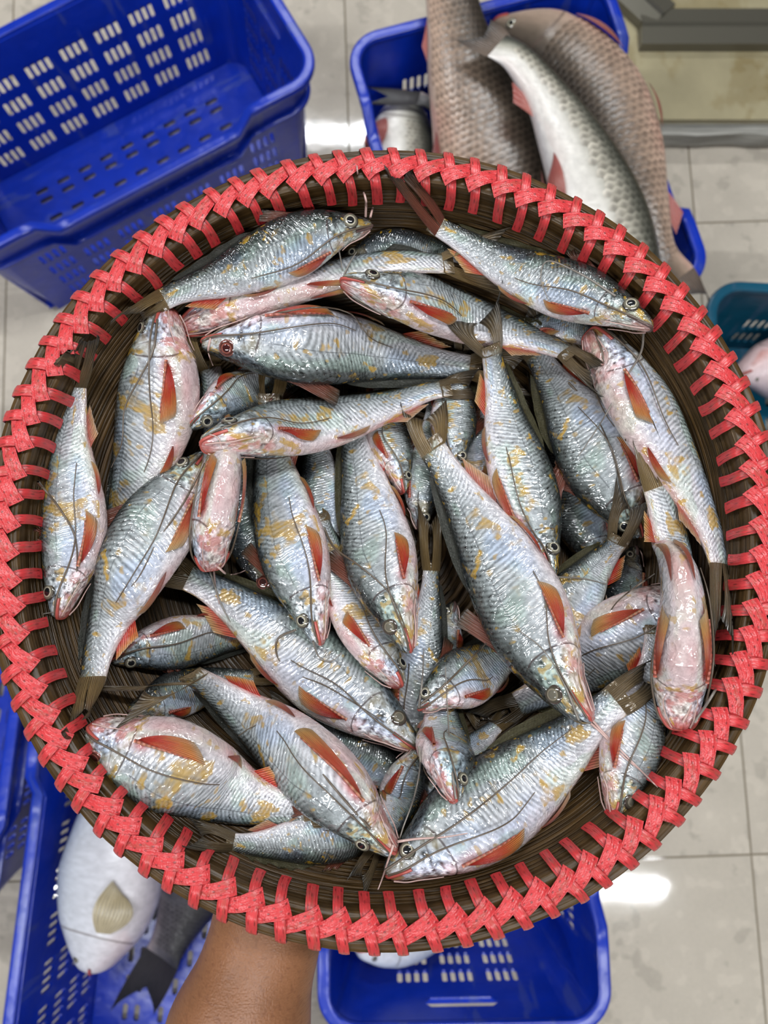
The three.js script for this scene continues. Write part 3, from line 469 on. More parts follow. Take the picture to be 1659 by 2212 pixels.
  // add this body to the height map of the heap
  for (let i = 0; i <= 220; i++) {
    const u = i / 220, p = F.pick('C', u), t = F.pick('TV', u), h = V(-t.z, 0, t.x).normalize(), W = F.W(u), T = F.T(u), m = Math.ceil(W / 0.0006);
    for (let k = -m; k <= m; k++) { const e = k / m, x = Math.round((p.x + h.x * e * W - GX0) / CELL), z = Math.round((p.z + h.z * e * W - GZ0) / CELL); if (x < 0 || z < 0 || x >= GN || z >= GN) continue; const y = p.y + T * Math.pow(Math.max(0, 1 - Math.pow(Math.abs(e), 2.33)), 0.43); if (y > H[z * GN + x]) H[z * GN + x] = y; }
  }
  fishByKey[f.k] = { F, g, base, top: Math.max(...c) };
});
function eyeOnBase(g, base, F, u, ph, rad, kind) {
  const holder = new THREE.Group(); eyeOn(holder, F, u, ph, rad, kind);
  const e = holder.children[0]; e.geometry.translate(-base.x, -base.y, -base.z); e.children[0].geometry.translate(-base.x, -base.y, -base.z); g.add(e);
}
console.log('heap tops', Object.entries(fishByKey).map(([k, v]) => k + ':' + (v.top - RIM_Y).toFixed(3) + '/' + v.F.L.toFixed(3)).join(' '));

// loose whiskers that lie across other fish: fish, pixels, material
const WHISK = [
  ['F10', [[452, 1228], [462, 1260], [480, 1310], [505, 1355], [540, 1410], [575, 1450]], 2], ['F10', [[462, 1228], [466, 1270], [474, 1305]], 1], ['F10', [[470, 1224], [490, 1240], [510, 1240], [530, 1232]], 1],
  ['F11', [[640, 1360], [600, 1380], [600, 1420], [640, 1455], [700, 1480], [760, 1515], [830, 1560]], 0], ['F11', [[676, 1385], [690, 1420], [715, 1428], [738, 1410]], 2],
  ['F8', [[1280, 1556], [1310, 1590], [1345, 1625], [1380, 1660], [1420, 1700]], 1], ['F8', [[1276, 1562], [1300, 1584], [1338, 1626], [1372, 1655], [1402, 1680]], 1], ['F8', [[1250, 1555], [1215, 1470], [1170, 1400], [1115, 1358]], 2],
  ['F34', [[1390, 720], [1385, 760], [1350, 820], [1300, 910], [1250, 985]], 2], ['F29', [[1283, 712], [1300, 760], [1320, 850], [1345, 930], [1352, 955]], 0], ['F32', [[1228, 826], [1275, 880], [1320, 970], [1340, 1050], [1355, 1120]], 0],
  ['F34', [[1330, 640], [1250, 590], [1180, 565], [1168, 600], [1185, 650]], 2], ['F1', [[800, 470], [806, 440], [800, 400], [804, 360]], 1], ['F1', [[790, 468], [790, 430], [775, 390], [770, 345]], 1], ['F1', [[728, 520], [735, 555], [740, 585]], 2],
  ['F28', [[1415, 1240], [1370, 1270], [1325, 1310], [1300, 1370], [1295, 1430], [1270, 1460]], 0], ['F30', [[1500, 1560], [1540, 1500], [1580, 1420], [1605, 1330], [1612, 1250], [1600, 1205]], 2], ['F30', [[1475, 1560], [1490, 1530], [1498, 1490]], 1],
  ['F20', [[850, 1825], [838, 1860], [825, 1900], [805, 1950]], 1], ['F20', [[858, 1818], [900, 1812], [960, 1808], [1010, 1800]], 1], ['F20', [[800, 1790], [720, 1700], [640, 1600], [590, 1560], [545, 1570], [515, 1590]], 0],
  ['F23', [[832, 1880], [900, 1835], [1000, 1770], [1100, 1690], [1170, 1625], [1235, 1575]], 0], ['F39', [[905, 1612], [908, 1650], [895, 1720], [870, 1790], [858, 1830]], 2], ['F25', [[905, 1528], [912, 1470], [916, 1400]], 2], ['F25', [[910, 1520], [960, 1480], [1010, 1430], [1050, 1390]], 0],
  ['F24', [[985, 1725], [975, 1650], [968, 1550], [962, 1440]], 2], ['F14', [[700, 1140], [720, 1180], [780, 1225], [840, 1280], [870, 1340], [884, 1390]], 0], ['F12', [[432, 962], [440, 940], [470, 945], [480, 970]], 1],
  ['F4', [[455, 730], [450, 760], [460, 790]], 1], ['F4', [[440, 735], [500, 700], [580, 680], [700, 664], [760, 680], [800, 730], [850, 752]], 0], ['F9', [[82, 1040], [130, 1100], [162, 1160], [166, 1230], [155, 1290]], 0], ['F9', [[55, 1310], [80, 1326], [118, 1322]], 2],
  ['F6', [[440, 1000], [400, 1080], [340, 1170], [290, 1260], [250, 1290], [225, 1292]], 0], ['F3', [[340, 690], [330, 760], [300, 820], [270, 880], [262, 960], [240, 1010]], 0], ['F7', [[1192, 1246], [1260, 1250], [1310, 1262]], 2], ['F5', [[740, 600], [760, 560], [770, 545]], 2],
];
for (const [k, px, m] of WHISK) {
  const { F, g, base } = fishByKey[k], start = F.surf(0.02, Math.PI * 0.55, 0.0008), pts = [];
  const dense = spline(px.map(([x, y]) => V(x, y, 0))).getPoints(px.length * 4);
  for (const q of dense) { let p = at(q.x, q.y, RIM_Y - 0.02); for (let i = 0; i < 4; i++) p = at(q.x, q.y, hAt(p.x, p.z) + 0.0012); pts.push(p); }
  let ys = pts.map((p) => p.y); // a whisker spans hollows
  for (let q = 0; q < 14; q++) ys = ys.map((y, i) => Math.max(y, (ys[Math.max(0, i - 1)] + ys[Math.min(ys.length - 1, i + 1)]) / 2 - 0.0003));
  const out = dense.map((q, i) => at(q.x, q.y, Math.min(ys[i], pts[i].y + 0.012))); void start;
  mesh('whisker', tube(out, 0.0008, 0.00028, 48, 5).translate(-base.x, -base.y, -base.z), barbelMats[m], g);
}
// ------------------------------------------------------------------ plastic crates
const plastic = (c, s) => std({
  map: tex(256, 256, (x, y) => { const d = sst(0.6, 0.75, fbm(x * 8 + s, y * 8, 4)), k = 0.9 + 0.25 * (fbm(x * 20 + s, y * 20, 3) - 0.5), l = sst(0.66, 0.74, fbm(x * 30, y * 6 + s, 3)) * 0.25; return lerp3(lerp3(c.map((v) => v * k), [0.10, 0.13, 0.22], l), c.map((v) => v * 0.75 + 0.004), d * 0.6); }),
  roughness: 0.3, bumpMap: tex(256, 256, (x, y) => fbm(x * 18, y * 18, 4), true), bumpScale: 0.0012,
});
const blueM = plastic([0.002, 0.028, 0.40], 4), tealM = plastic([0.004, 0.085, 0.15], 8);
function uvMetres(g) { const p = g.attributes.position, n = g.attributes.normal, uv = new Float32Array(p.count * 2); for (let i = 0; i < p.count; i++) { const ax = Math.abs(n.getX(i)), ay = Math.abs(n.getY(i)), az = Math.abs(n.getZ(i)); const [a, b] = ay > ax && ay > az ? [p.getX(i), p.getZ(i)] : ax > az ? [p.getZ(i), p.getY(i)] : [p.getX(i), p.getY(i)]; uv[2 * i] = a / 0.5; uv[2 * i + 1] = b / 0.5; } g.setAttribute('uv', new THREE.BufferAttribute(uv, 2)); return g; }
const plain = (g) => { const q = g.index ? g.toNonIndexed() : g; for (const k of Object.keys(q.attributes)) if (!['position', 'normal', 'uv'].includes(k)) q.deleteAttribute(k); return q; };
function slotHole(x, y, w, h) { const r = Math.min(w, h) * 0.3, p = new THREE.Path(); p.moveTo(x - w / 2 + r, y - h / 2); p.lineTo(x + w / 2 - r, y - h / 2); p.lineTo(x + w / 2, y - h / 2 + r); p.lineTo(x + w / 2, y + h / 2 - r); p.lineTo(x + w / 2 - r, y + h / 2); p.lineTo(x - w / 2 + r, y + h / 2); p.lineTo(x - w / 2, y + h / 2 - r); p.lineTo(x - w / 2, y - h / 2 + r); p.closePath(); return p; }
// w along x, l along z (outer rim), h high; dips of the rim on the long (x) sides
function crate(label, o, mat, name = 'fish_crate') {
  const { w, l, h } = o, g = thing(name, label, 'crate', name === 'fish_crate' ? 'blue plastic fish crates on the floor' : undefined), rc = 0.045, inset = 0.028, th = 0.004, dip = o.dip ?? 0.035;
  g.position.set(o.x, 0.001, o.z); g.rotation.y = o.rot * RAD;
  const out = (y) => -inset * (1 - y / h); // how far in from the rim a wall stands at height y
  const dipAt = (s, half) => dip * sst(half * 0.72, half * 0.6, Math.abs(s));
  const wall = (len, long, rows) => {
    const half = len / 2 - rc, sh = new THREE.Shape(), n = 24;
    sh.moveTo(-half, 0); sh.lineTo(half, 0);
    for (let i = 0; i <= n; i++) { const s = half - 2 * half * i / n; sh.lineTo(s, h - 0.004 - (long ? dipAt(s, half) : 0)); }
    const gp = 0.0125, gw = gp * 4 + 0.016, ng = Math.floor((2 * half - 0.02) / gw);
    for (let r = 0; r < rows; r++) for (let q = 0; q < ng; q++) for (let k = 0; k < 4; k++) {
      const s = (q - (ng - 1) / 2) * gw + (k - 1.5) * gp, y = 0.05 + r * 0.046;
      if (!long && Math.abs(s) < 0.07 && y > h - 0.1) continue;
      sh.holes.push(slotHole(s, y, 0.0072, 0.03));
    }
    if (!long) sh.holes.push(slotHole(0, h - 0.05, 0.1, 0.024));
    return plain(new THREE.ExtrudeGeometry(sh, { depth: th, bevelEnabled: false }));
  };
  const place = (geo, side, dist) => { // local (s, y, d) -> crate axes
    const p = geo.attributes.position;
    for (let i = 0; i < p.count; i++) { const s = p.getX(i), y = p.getY(i), d = p.getZ(i), r = dist + out(y) - th + d; const [x, z] = side === 0 ? [s, r] : side === 1 ? [r, -s] : side === 2 ? [-s, -r] : [-r, s]; p.setXYZ(i, x, y, z); }
    geo.computeVertexNormals(); return uvMetres(geo);
  };
  // long sides face +x / -x when l > w
  const rows = Math.floor((h - 0.09) / 0.046);
  mesh('side_wall', place(wall(l, true, rows), 1, w / 2), mat, g); mesh('side_wall', place(wall(l, true, rows), 3, w / 2), mat, g);
  mesh('end_wall', place(wall(w, false, rows), 0, l / 2), mat, g); mesh('end_wall', place(wall(w, false, rows), 2, l / 2), mat, g);
  for (const [sx, sz] of [[1, 1], [1, -1], [-1, -1], [-1, 1]]) {
    const mk = (off) => grid(8, 1, (a, b) => { const an = a * Math.PI / 2, y = b * (h - 0.004), r = rc + off; return V(sx * (w / 2 - rc + out(y) + r * Math.cos(an)), y, sz * (l / 2 - rc + out(y) + r * Math.sin(an))); });
    const G = [plain(mk(0)), plain(mk(-th))]; mesh('corner', uvMetres(mergeGeometries(G)), mat, g);
  }
  { // floor with slots and a raised border
    const sh = new THREE.Shape(), a = w / 2 - inset - 0.004, b = l / 2 - inset - 0.004; sh.moveTo(-a, -b); sh.lineTo(a, -b); sh.lineTo(a, b); sh.lineTo(-a, b); sh.closePath();
    const px = 0.02, pz = 0.046; for (let i = -Math.floor((a - 0.04) / px); i <= Math.floor((a - 0.04) / px); i++) for (let j = -Math.floor((b - 0.06) / pz); j <= Math.floor((b - 0.06) / pz); j++) if (((i % 5) + 5) % 5 !== 2) sh.holes.push(slotHole(i * px, j * pz, 0.009, 0.026));
    mesh('bottom', uvMetres(plain(new THREE.ExtrudeGeometry(sh, { depth: 0.005, bevelEnabled: false })).rotateX(Math.PI / 2).translate(0, 0.013, 0)), mat, g);
  }
  const sweep = (prof, yAt, offs) => { // profile [out, up] swept round the rounded rectangle
    const path = []; const A = w / 2 - rc + offs, B = l / 2 - rc + offs, seg = 10, st = 20;
    const side = (x0, z0, x1, z1, nx, nz, long) => { for (let i = 0; i <= st; i++) { const t = i / st, len = Math.hypot(x1 - x0, z1 - z0); path.push([lerp(x0, x1, t), lerp(z0, z1, t), nx, nz, long ? dipAt((t - 0.5) * len, len / 2) : 0]); } };
    const arc = (cx, cz, a0) => { for (let i = 1; i < seg; i++) { const an = a0 + i / seg * Math.PI / 2; path.push([cx + rc * Math.cos(an), cz + rc * Math.sin(an), Math.cos(an), Math.sin(an), 0]); } };
    side(A + rc, -B, A + rc, B, 1, 0, true); arc(A, B, 0); side(A, B + rc, -A, B + rc, 0, 1, false); arc(-A, B, Math.PI / 2); side(-A - rc, B, -A - rc, -B, -1, 0, true); arc(-A, -B, Math.PI); side(-A, -B - rc, A, -B - rc, 0, -1, false); arc(A, -B, Math.PI * 1.5); path.push(path[0]);
    const n = path.length - 1, m = prof.length - 1;
    return uvMetres(plain(grid(n, m, (a, b) => { const [x, z, nx, nz, d] = path[Math.round(a * n)], [o2, u2] = prof[Math.round(b * m)]; return V(x + nx * o2, yAt - d + u2, z + nz * o2); })));
  };
  const rim = []; for (let i = 0; i <= 14; i++) { const a = i / 14 * 2 * Math.PI, e = (x) => Math.sign(x) * Math.pow(Math.abs(x), 0.5); rim.push([-e(Math.cos(a)) * 0.009 + 0.003, e(Math.sin(a)) * 0.0065]); }
  mesh('rim', sweep(rim, h - 0.004, 0), mat, g);
  const rib = [[-0.003, 0.006], [0.008, 0.006], [0.008, 0], [-0.003, 0], [-0.003, 0.006]];
  const ribFlat = sweep(rib.map(([a, b]) => [a, b]), h - 0.07, out(h - 0.07)); mesh('rib', ribFlat, mat, g);
  return g;
}
crate('blue empty crate at upper left of the basket, side slots showing', { x: -0.455, z: -0.812, w: 0.335, l: 0.62, h: 0.3, rot: 30 + 90 }, blueM);
crate('blue crate beyond the basket, holding the big scaled carp', { x: 0.215, z: -0.68, w: 0.41, l: 0.51, h: 0.3, rot: 16 }, blueM);
crate('blue crate at lower left, holding a big white-headed carp', { x: -0.318, z: 0.455, w: 0.37, l: 0.68, h: 0.3, rot: -4.5 }, blueM);
crate('blue crate at the bottom of the picture right of the forearm', { x: 0.103, z: 0.255, w: 0.37, l: 0.6, h: 0.3, rot: 1 }, blueM);
crate('dark blue crate at the far left edge, only a sliver in view', { x: -0.735, z: 0.14, w: 0.4, l: 0.6, h: 0.3, rot: -4.5 }, blueM);
crate('teal crate at the right edge with a pinkish fish in it', { x: 0.745, z: -0.285, w: 0.44, l: 0.44, h: 0.2, rot: -3, dip: 0.03 }, tealM, 'teal_crate');

// ------------------------------------------------------------------ carp
const carpSkin = (o, s) => std({
  map: tex(768, 512, (u, v) => {
    const w = v < 0.5 ? 2 * v : 2 - 2 * v, n = fbm(u * 8 + s, v * 8, 3), f = fbm(u * 70 + s, v * 50, 2), t = clamp(w + 0.1 * (n - 0.5));
    let c = ramp(o.stops, t).map((x) => x * (0.85 + 0.3 * f));
    c = lerp3(c, [0.55, 0.2, 0.16], o.pink * sst(0.6, 0.9, w) * sst(0.5, 0.68, n));
    c = lerp3(c, [0.09, 0.06, 0.05], 0.6 * sst(0.006, 0.002, Math.abs(u - 0.205 + 0.22 * (w - 0.55) ** 2)) * sst(0.2, 0.35, w));
    return c;
  }, false, false), bumpMap: skinBump, bumpScale: 0.0006, roughness: 0.3,
});
const brownStops = [[0, [0.018, 0.016, 0.014]], [0.28, [0.05, 0.04, 0.032]], [0.42, [0.12, 0.092, 0.07]], [0.56, [0.25, 0.18, 0.135]], [0.72, [0.40, 0.29, 0.225]], [1, [0.52, 0.39, 0.32]]];
const paleStops = [[0, [0.02, 0.022, 0.02]], [0.3, [0.04, 0.042, 0.036]], [0.4, [0.14, 0.14, 0.115]], [0.5, [0.42, 0.4, 0.34]], [0.62, [0.66, 0.63, 0.58]], [1, [0.70, 0.66, 0.64]]];
const whiteStops = [[0, [0.10, 0.12, 0.16]], [0.2, [0.3, 0.34, 0.42]], [0.4, [0.5, 0.52, 0.58]], [0.7, [0.6, 0.58, 0.62]], [1, [0.62, 0.55, 0.58]]];
const darkStops = [[0, [0.02, 0.02, 0.022]], [0.3, [0.05, 0.048, 0.05]], [0.6, [0.12, 0.11, 0.115]], [0.8, [0.3, 0.26, 0.26]], [1, [0.45, 0.4, 0.4]]];
const CM = { brown: carpSkin({ stops: brownStops, pink: 0.35 }, 3), pale: carpSkin({ stops: paleStops, pink: 0.1 }, 9), white: carpSkin({ stops: whiteStops, pink: 0.15 }, 15), dark: carpSkin({ stops: darkStops, pink: 0.1 }, 21), rose: carpSkin({ stops: whiteStops.map(([t, c]) => [t, [c[0] + 0.05, c[1] * 0.85, c[2] * 0.8]]), pink: 0.7 }, 27) };
const carpFin = { red: fin([0.50, 0.16, 0.13], [0.45, 0.11, 0.09], [0.4, 0.1, 0.08], 51, 0.2), dark: fin([0.16, 0.11, 0.08], [0.07, 0.05, 0.04], [0.03, 0.025, 0.025], 57, 0.15), cream: fin([0.5, 0.42, 0.28], [0.42, 0.34, 0.2], [0.36, 0.3, 0.2], 63, 0.2), black: fin([0.03, 0.026, 0.026], [0.018, 0.016, 0.016], [0.012, 0.012, 0.012], 69, 0.1) };
function carp(o) { // p: pixels and heights; w: half depth in pixels
  const n = o.p.length, pts = o.p.map(([x, y, h]) => at(x, y, h)), mid = o.p[Math.floor(n / 2)][2], tan = Math.hypot(Math.cos(o.r * RAD), 0.68 * Math.sin(o.r * RAD)), D = o.w * (CAM_Y - mid) / FPX / tan, F = frameOf(pts, D, o.s, o.r, CARP), L = F.L;
  const g = thing('carp', o.t, 'fish'); g.position.copy(F.pick('C', 0.5)); g.position.y -= F.T(0.5); const base = g.position.clone();
  const part = (name, geo, mat) => mesh(name, geo.translate(-base.x, -base.y, -base.z), mat, g);
  part('body', bodyGeo(F, 70, 40, o.w, 0.02), CM[o.m]);
  if (o.scales) { const lim = o.m === 'pale' ? 0.55 : 0.82; // overlapping scales, one plate each, joined into a single coat
    const nu = o.scales, du = 0.72 / nu, nw = Math.round(2 * Math.PI * D * 0.85 / (du * L * 1.05)), pos = [], uv = [], idx = [], col = [];
    for (let i = 0; i < nu; i++) { const u0 = 0.225 + du * i, sz = Math.min(1, (F.A(u0 + du) / D) * 1.0), m = Math.max(10, Math.round(nw * (0.45 + 0.55 * sz)));
      for (let j = 0; j < m; j++) {
        const ph0 = (j + (i % 2) * 0.5) / m * 2 * Math.PI; if (1 - Math.abs(1 - (ph0 / Math.PI) % 2) > lim) continue; const dp = 2 * Math.PI / m * 0.62, k = pos.length / 3, V0 = [], jit = 0.85 + 0.3 * hash(i * 7 + 3, j * 13 + 1);
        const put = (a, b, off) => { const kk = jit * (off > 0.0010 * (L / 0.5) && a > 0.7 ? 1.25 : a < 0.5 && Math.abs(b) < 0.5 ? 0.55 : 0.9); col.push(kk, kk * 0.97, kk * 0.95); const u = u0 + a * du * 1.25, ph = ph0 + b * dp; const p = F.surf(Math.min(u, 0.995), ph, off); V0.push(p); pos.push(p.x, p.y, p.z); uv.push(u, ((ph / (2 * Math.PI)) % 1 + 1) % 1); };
        const e = 0.0011 * (L / 0.5);
        put(-0.1, 0, -0.0002); put(0.25, -0.95, e * 0.35); put(0.75, -0.75, e); put(1.05, 0, e * 1.35); put(0.75, 0.75, e); put(0.25, 0.95, e * 0.35); put(0.45, 0, e * 1.25);
        idx.push(k + 6, k + 1, k, k + 6, k + 2, k + 1, k + 6, k + 3, k + 2, k + 6, k + 4, k + 3, k + 6, k + 5, k + 4, k + 6, k, k + 5);
      } }
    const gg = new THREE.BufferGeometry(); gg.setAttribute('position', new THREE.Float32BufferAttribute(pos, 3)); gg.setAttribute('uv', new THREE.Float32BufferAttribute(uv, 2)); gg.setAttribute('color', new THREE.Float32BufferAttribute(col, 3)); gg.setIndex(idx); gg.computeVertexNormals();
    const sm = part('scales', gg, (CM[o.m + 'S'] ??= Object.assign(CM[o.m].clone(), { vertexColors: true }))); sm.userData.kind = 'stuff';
  }
  const end = F.pick('C', 1), tv = F.end, dv = F.pick('DV', 1), len = 0.17 * L, h = 0.42 * D;
  const tips = o.tail ? o.tail.map(([x, y, z]) => at(x, y, z)) : [1, -1].map((k) => end.clone().addScaledVector(tv, len).addScaledVector(dv, k * len * 0.5));
  if (tips[0].clone().sub(end).dot(dv) < tips[1].clone().sub(end).dot(dv)) tips.reverse();
  const fork = end.clone().lerp(tips[0].clone().lerp(tips[1], 0.5), 0.5);
  part('tail_fin', mergeGeometries(tips.map((tip, k) => { const sg = k ? -1 : 1, out = F.loc(0.985, sg * h, 0), inn = F.loc(0.98, 0, 0); return grid(10, 10, (a, b) => { const r = out.clone().lerp(inn, a), e = tip.clone().lerp(fork, Math.pow(a, 1.2)).addScaledVector(dv, sg * 0.12 * len * Math.sin(Math.PI * a)); const c = r.clone().lerp(e, 0.5).addScaledVector(dv, sg * (1 - a) * 0.1 * len); return r.multiplyScalar((1 - b) ** 2).addScaledVector(c, 2 * b * (1 - b)).addScaledVector(e, b * b); }); })), carpFin[o.tailM ?? 'dark']);
  const up = (u) => CARP.up(u) * D, dn = (u) => CARP.down(u) * D, fm = carpFin[o.fins ?? 'red'];
  part('dorsal_fin', fan((a) => F.loc(lerp(0.38, 0.56, a), up(lerp(0.38, 0.56, a)) * 0.95, 0), (a) => F.loc(lerp(0.46, 0.64, a), up(lerp(0.46, 0.64, a)) + lerp(0.3, 0.12, a) * D, -0.1 * D), 10, 5)(), carpFin.dark);
  part('anal_fin', fan((a) => F.loc(lerp(0.74, 0.82, a), -dn(lerp(0.74, 0.82, a)) * 0.9, 0), (a) => F.loc(lerp(0.82, 0.88, a), -dn(lerp(0.78, 0.88, a)) - lerp(0.28, 0.1, a) * D * (o.anal ?? 1), 0), 10, 6)(), fm);
  const hug = (u0, ph0, ln, spread, drift, off) => grid(10, 14, (a, b) => F.surf(u0 + ln * b * (1 - 0.22 * a), ph0 + drift * b + spread * (a - 0.35) * Math.pow(Math.sin(Math.PI * (0.1 + 0.83 * b)), 0.8), off * (0.3 + Math.sin(Math.PI * Math.min(1, b * 0.8 + 0.1)))));
  for (const k of o.r > 13 && o.m === 'pale' ? [1, -1] : [1]) { part('pectoral_fin', hug(0.225, k * Math.PI * (o.pec ?? 0.78), o.pecLen ?? 0.15, k * 0.75, k * 0.1, 0.007), fm); part('pelvic_fin', hug(0.47, k * Math.PI * 0.88, 0.14, k * 0.6, -k * 0.08, 0.006), fm); }
  for (const k of [1, -1]) { const holder = new THREE.Group(); eyeOn(holder, F, 0.085, k * Math.PI * 0.46, 0.016 * L, o.eye ?? 'silver'); const e = holder.children[0]; e.geometry.translate(-base.x, -base.y, -base.z); e.children[0].geometry.translate(-base.x, -base.y, -base.z); g.add(e); }
  const lip = []; for (let i = -8; i <= 8; i++) { const a = i / 8; if (i) lip.push(F.surf(0.008 + 0.05 * a * a, Math.sign(a) * Math.PI * 0.64, 0.0005)); }
  part('mouth', tube(lip, 0.0028, 0.0022, 40, 6), lipMat);
}
carp({ p: [[1185, 700, 0.2], [1140, 560, 0.24], [1085, 400, 0.27], [1040, 270, 0.3], [1000, 140, 0.33], [978, 20, 0.35], [965, -70, 0.36]], w: 138, s: 1, r: -12, anal: 0.2, m: 'brown', scales: 40, tail: [[880, -190, 0.36], [1050, -200, 0.36]], t: 'big brown scaled carp on the left of the far crate, tail over its edge' });
carp({ p: [[1060, 60, 0.28], [1180, 95, 0.31], [1290, 190, 0.325], [1360, 320, 0.335], [1396, 440, 0.335], [1425, 545, 0.325], [1470, 600, 0.32]], w: 92, s: 1, r: 8, m: 'brown', scales: 38, tail: [[1530, 655, 0.31], [1490, 690, 0.31]], t: 'brown scaled carp along the right edge of the far crate, curved, red fins outward' });
carp({ p: [[1400, 760, 0.36], [1360, 640, 0.38], [1305, 480, 0.395], [1240, 320, 0.405], [1170, 195, 0.41], [1110, 120, 0.415], [1075, 98, 0.415]], w: 104, s: 1, r: 14, m: 'pale', scales: 36, tail: [[975, 78, 0.41], [1055, 40, 0.41]], t: 'white-bellied carp on top in the far crate, pink paired fins facing up' });
carp({ p: [[875, 200, 0.2], [872, 290, 0.19], [876, 390, 0.175], [884, 490, 0.15], [896, 570, 0.13]], w: 80, s: -1, r: 20, m: 'pale', scales: 34, t: 'smaller pale carp at the left inside the far crate, partly under the big brown one' });
carp({ p: [[1080, 330, 0.2], [1020, 275, 0.22], [960, 235, 0.235], [905, 212, 0.245]], w: 40, s: -1, r: 0, m: 'dark', fins: 'black', tail: [[775, 186, 0.25], [770, 224, 0.25]], tailM: 'black', t: 'dark small carp in the far crate, only its black tail in view' });
carp({ p: [[204, 2098, 0.25], [222, 1990, 0.25], [240, 1880, 0.245], [250, 1760, 0.235], [255, 1660, 0.215], [264, 1580, 0.2]], w: 106, s: -1, r: 22, m: 'white', tail: [[230, 1525, 0.2], [320, 1525, 0.2]], fins: 'cream', pec: 0.66, pecLen: 0.19, t: 'big white smooth-headed carp in the lower left crate, snout down, cream fin' });
carp({ p: [[520, 1660, 0.075], [470, 1780, 0.08], [425, 1890, 0.085], [385, 1990, 0.085], [350, 2070, 0.085]], w: 96, s: -1, r: -20, m: 'dark', scales: 30, tail: [[235, 2190, 0.06], [330, 2195, 0.06]], tailM: 'black', fins: 'black', t: 'dark scaled carp beside the white-headed one, black tail on the crate bottom' });
carp({ p: [[765, 2052, 0.235], [850, 2030, 0.21], [930, 1975, 0.18], [1000, 1890, 0.15], [1040, 1790, 0.12]], w: 62, s: 1, r: 15, m: 'white', fins: 'cream', t: 'pale carp in the crate right of the forearm, only its head past the basket' });
carp({ p: [[1592, 812, 0.1], [1650, 800, 0.1], [1730, 796, 0.1], [1820, 800, 0.1], [1900, 803, 0.1]], w: 72, s: 1, r: 30, m: 'rose', t: 'pinkish white fish in the teal crate at the right edge' });

// ------------------------------------------------------------------ stone platform and steel frame at the far right
{
  const st = (s) => tex(512, 512, (x, y) => { const n = fbm(x * 5 + s, y * 5, 4), p = sst(0.5, 0.66, fbm(x * 8 + s, y * 6 + 4, 4)), q = sst(0.6, 0.7, fbm(x * 20, y * 20 + s, 3)), k = 0.85 + 0.4 * (n - 0.5); return lerp3([0.40 * k, 0.35 * k, 0.22 * k], [0.20, 0.145, 0.055], 0.6 * p * (0.6 + 0.4 * q)); });
  const slab = [1, 2].map((s) => std({ map: st(s * 7), roughness: 0.28 })), edge = std({ map: tex(256, 64, (x, y) => { const k = 0.6 + 0.7 * fbm(x * 30, y * 8, 4); return [0.34 * k, 0.33 * k, 0.3 * k]; }), roughness: 0.8 });
  const g = thing('stone_platform', 'low tan stone platform with a rough pale edge at the upper right', 'platform'); g.position.set(1.27, 0, -1.41);
  mesh('body', boxGeo(1.7, 0.05, 1.02, 0, 0.0255, 0.0), edge, g);
  const rough = new THREE.BoxGeometry(1.7, 0.034, 0.02, 60, 2, 1), p = rough.attributes.position; for (let i = 0; i < p.count; i++) if (p.getZ(i) > 0) p.setZ(i, p.getZ(i) + 0.012 * (fbm(p.getX(i) * 22, p.getY(i) * 30 + 3, 3) - 0.5)); rough.computeVertexNormals();
  mesh('rough_edge', rough.translate(0, 0.028, 0.516), edge, g);
  for (let i = 0; i < 5; i++) for (let j = 0; j < 3; j++) mesh('slab', boxGeo(0.336, 0.014, 0.336, -0.68 + i * 0.34, 0.0575, 0.34 - j * 0.34), slab[(i + j) % 2], g);
  const steel = std({ color: rgb(0.16, 0.15, 0.12), metalness: 0.6, roughness: 0.35 });
  const f = thing('steel_frame', 'grey steel base frame lying on the stone platform', 'frame'); f.position.set(1.2, 0.0655, -1.075);
  const bar = (len, sx, sz) => { const s = new THREE.Shape(); s.moveTo(-0.036, 0); s.lineTo(0.036, 0); s.lineTo(0.036, 0.02); s.lineTo(0.004, 0.024); s.lineTo(0.0, 0.03); s.lineTo(-0.004, 0.024); s.lineTo(-0.036, 0.02); s.closePath(); const q = new THREE.ExtrudeGeometry(s, { depth: len, bevelEnabled: false }); void sx; void sz; return q; };
  mesh('front_bar', bar(1.45, 0, 0).rotateY(Math.PI / 2).translate(-0.72, 0, 0.0), steel, f);
  mesh('side_bar', bar(0.5, 0, 0).rotateY(Math.PI + 0.75).translate(-0.68, 0.0005, -0.02), steel, f);
}

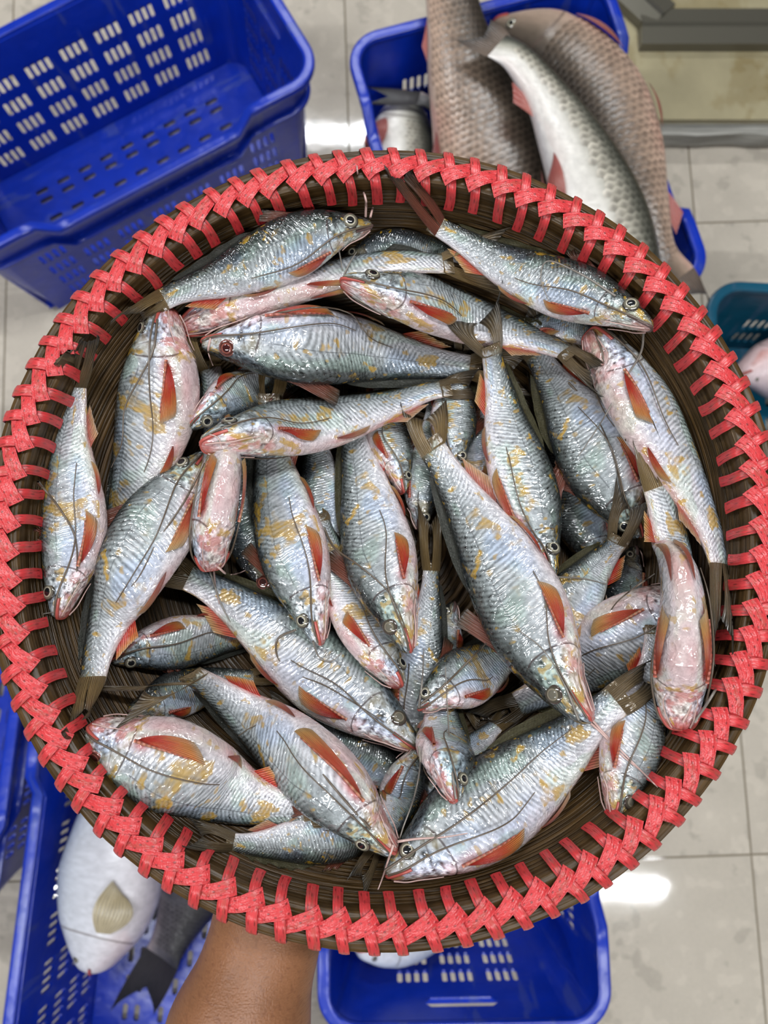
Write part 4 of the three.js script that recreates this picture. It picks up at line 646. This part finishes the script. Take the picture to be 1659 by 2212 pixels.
// ------------------------------------------------------------------ the arm that holds the basket
{
  const under = RIM_Y - DEPTH - 0.0125, J = [], hand = V(-0.05, under - 0.03, 0.02);
  const add = (a, ra, b, rb) => J.push([a, b, ra, rb]);
  const P1 = at(572, 2030, under - 0.045), P2 = at(515, 2230, under - 0.03), wrist = V(-0.075, under - 0.042, 0.075);
  const elbow = P2.clone().add(P2.clone().sub(P1).multiplyScalar(1.6)); elbow.y += 0.0;
  add(wrist, 0.029, P1, 0.037); add(P1, 0.037, P2, 0.0465); add(P2, 0.0465, elbow, 0.05);
  // palm and fingers spread under the basket
  const palmEnd = hand.clone().add(V(0.0, 0.006, -0.035));
  for (let i = 0; i < 4; i++) { const k = (i - 1.5) * 0.02, kn = palmEnd.clone().add(V(k * 1.05, 0.004, Math.abs(k) * 0.2)); add(wrist.clone().add(V(k * 0.6, 0.004, -0.01)), 0.017, kn, 0.0125);
    const len = [0.072, 0.085, 0.08, 0.062][i], dir = V(k * 3.2 * 0.35, 0, -1).normalize(), m1 = kn.clone().addScaledVector(dir, len * 0.45).add(V(0, 0.004, 0)), m2 = m1.clone().addScaledVector(dir, len * 0.32).add(V(0, 0.004, 0)), m3 = m2.clone().addScaledVector(dir, len * 0.25).add(V(0, 0.002, 0));
    add(kn, 0.0105, m1, 0.0095); add(m1, 0.0095, m2, 0.0088); add(m2, 0.0088, m3, 0.0078); }
  const th0 = wrist.clone().add(V(0.022, 0.004, -0.018)), th1 = th0.clone().add(V(0.034, 0.008, -0.026)), th2 = th1.clone().add(V(0.026, 0.005, -0.022)); add(th0, 0.016, th1, 0.012); add(th1, 0.012, th2, 0.0095);
  const lo = V(1e9, 1e9, 1e9), hi = V(-1e9, -1e9, -1e9); for (const [a, b, ra, rb] of J) { const r = Math.max(ra, rb) + 0.012; for (const q of [a, b]) { lo.min(q.clone().subScalar(r)); hi.max(q.clone().addScalar(r)); } }
  const size = hi.clone().sub(lo), res = 110, mx = Math.max(size.x, size.y, size.z), ctr = lo.clone().add(hi).multiplyScalar(0.5);
  const mc = new MarchingCubes(res, new THREE.MeshStandardMaterial(), false, false, 120000); mc.isolation = 0;
  const hh = res / 2;
  for (let z = 0; z < res; z++) for (let y = 0; y < res; y++) for (let x = 0; x < res; x++) {
    const px = ctr.x + (x - hh) / hh * mx / 2, py = ctr.y + (y - hh) / hh * mx / 2, pz = ctr.z + (z - hh) / hh * mx / 2; let d = 1;
    if (Math.abs(py - ctr.y) < size.y / 2 + 0.01) for (const [a, b, ra, rb] of J) {
      const bx = b.x - a.x, by = b.y - a.y, bz = b.z - a.z, t = clamp(((px - a.x) * bx + (py - a.y) * by + (pz - a.z) * bz) / (bx * bx + by * by + bz * bz)), q = Math.hypot(px - a.x - bx * t, py - a.y - by * t, pz - a.z - bz * t) - lerp(ra, rb, t);
      const k = 0.008, hq = clamp(0.5 + 0.5 * (d - q) / k); d = lerp(d, q, hq) - k * hq * (1 - hq);
    }
    mc.field[x + y * res + z * res * res] = -d;
  }
  mc.update();
  const cnt = mc.count ?? mc.geometry.drawRange.count, geo = new THREE.BufferGeometry();
  geo.setAttribute('position', new THREE.BufferAttribute(mc.positionArray.slice(0, cnt * 3), 3)); geo.setAttribute('normal', new THREE.BufferAttribute(mc.normalArray.slice(0, cnt * 3), 3));
  geo.scale(mx / 2, mx / 2, mx / 2).translate(ctr.x, ctr.y, ctr.z); { const q = geo.attributes.position, uv = new Float32Array(q.count * 2); for (let i = 0; i < q.count; i++) { uv[2 * i] = q.getX(i) * 8; uv[2 * i + 1] = q.getZ(i) * 8; } geo.setAttribute('uv', new THREE.BufferAttribute(uv, 2)); }
  const skinM = phy({ map: tex(512, 512, (x, y) => { const k = 0.92 + 0.22 * (fbm(x * 10, y * 10, 3) - 0.5) + 0.12 * (noise(x * 160, y * 160) - 0.5), m = sst(0.74, 0.8, noise(x * 60 + 5, y * 60)); return lerp3([0.265 * k, 0.112 * k, 0.05 * k], [0.17, 0.065, 0.03], m * 0.4); }), bumpMap: tex(512, 512, (x, y) => 0.6 * noise(x * 150, y * 150) + 0.4 * noise(x * 70, y * 200), true), bumpScale: 0.00025, roughness: 0.48 });
  const person = thing('person', 'bare tan forearm reaching from below to hold the basket', 'person'); person.position.copy(P1);
  mesh('arm', mergeVertices(geo, 1e-5).translate(-P1.x, -P1.y, -P1.z), skinM, person);
}
renderer.render(scene, camera);
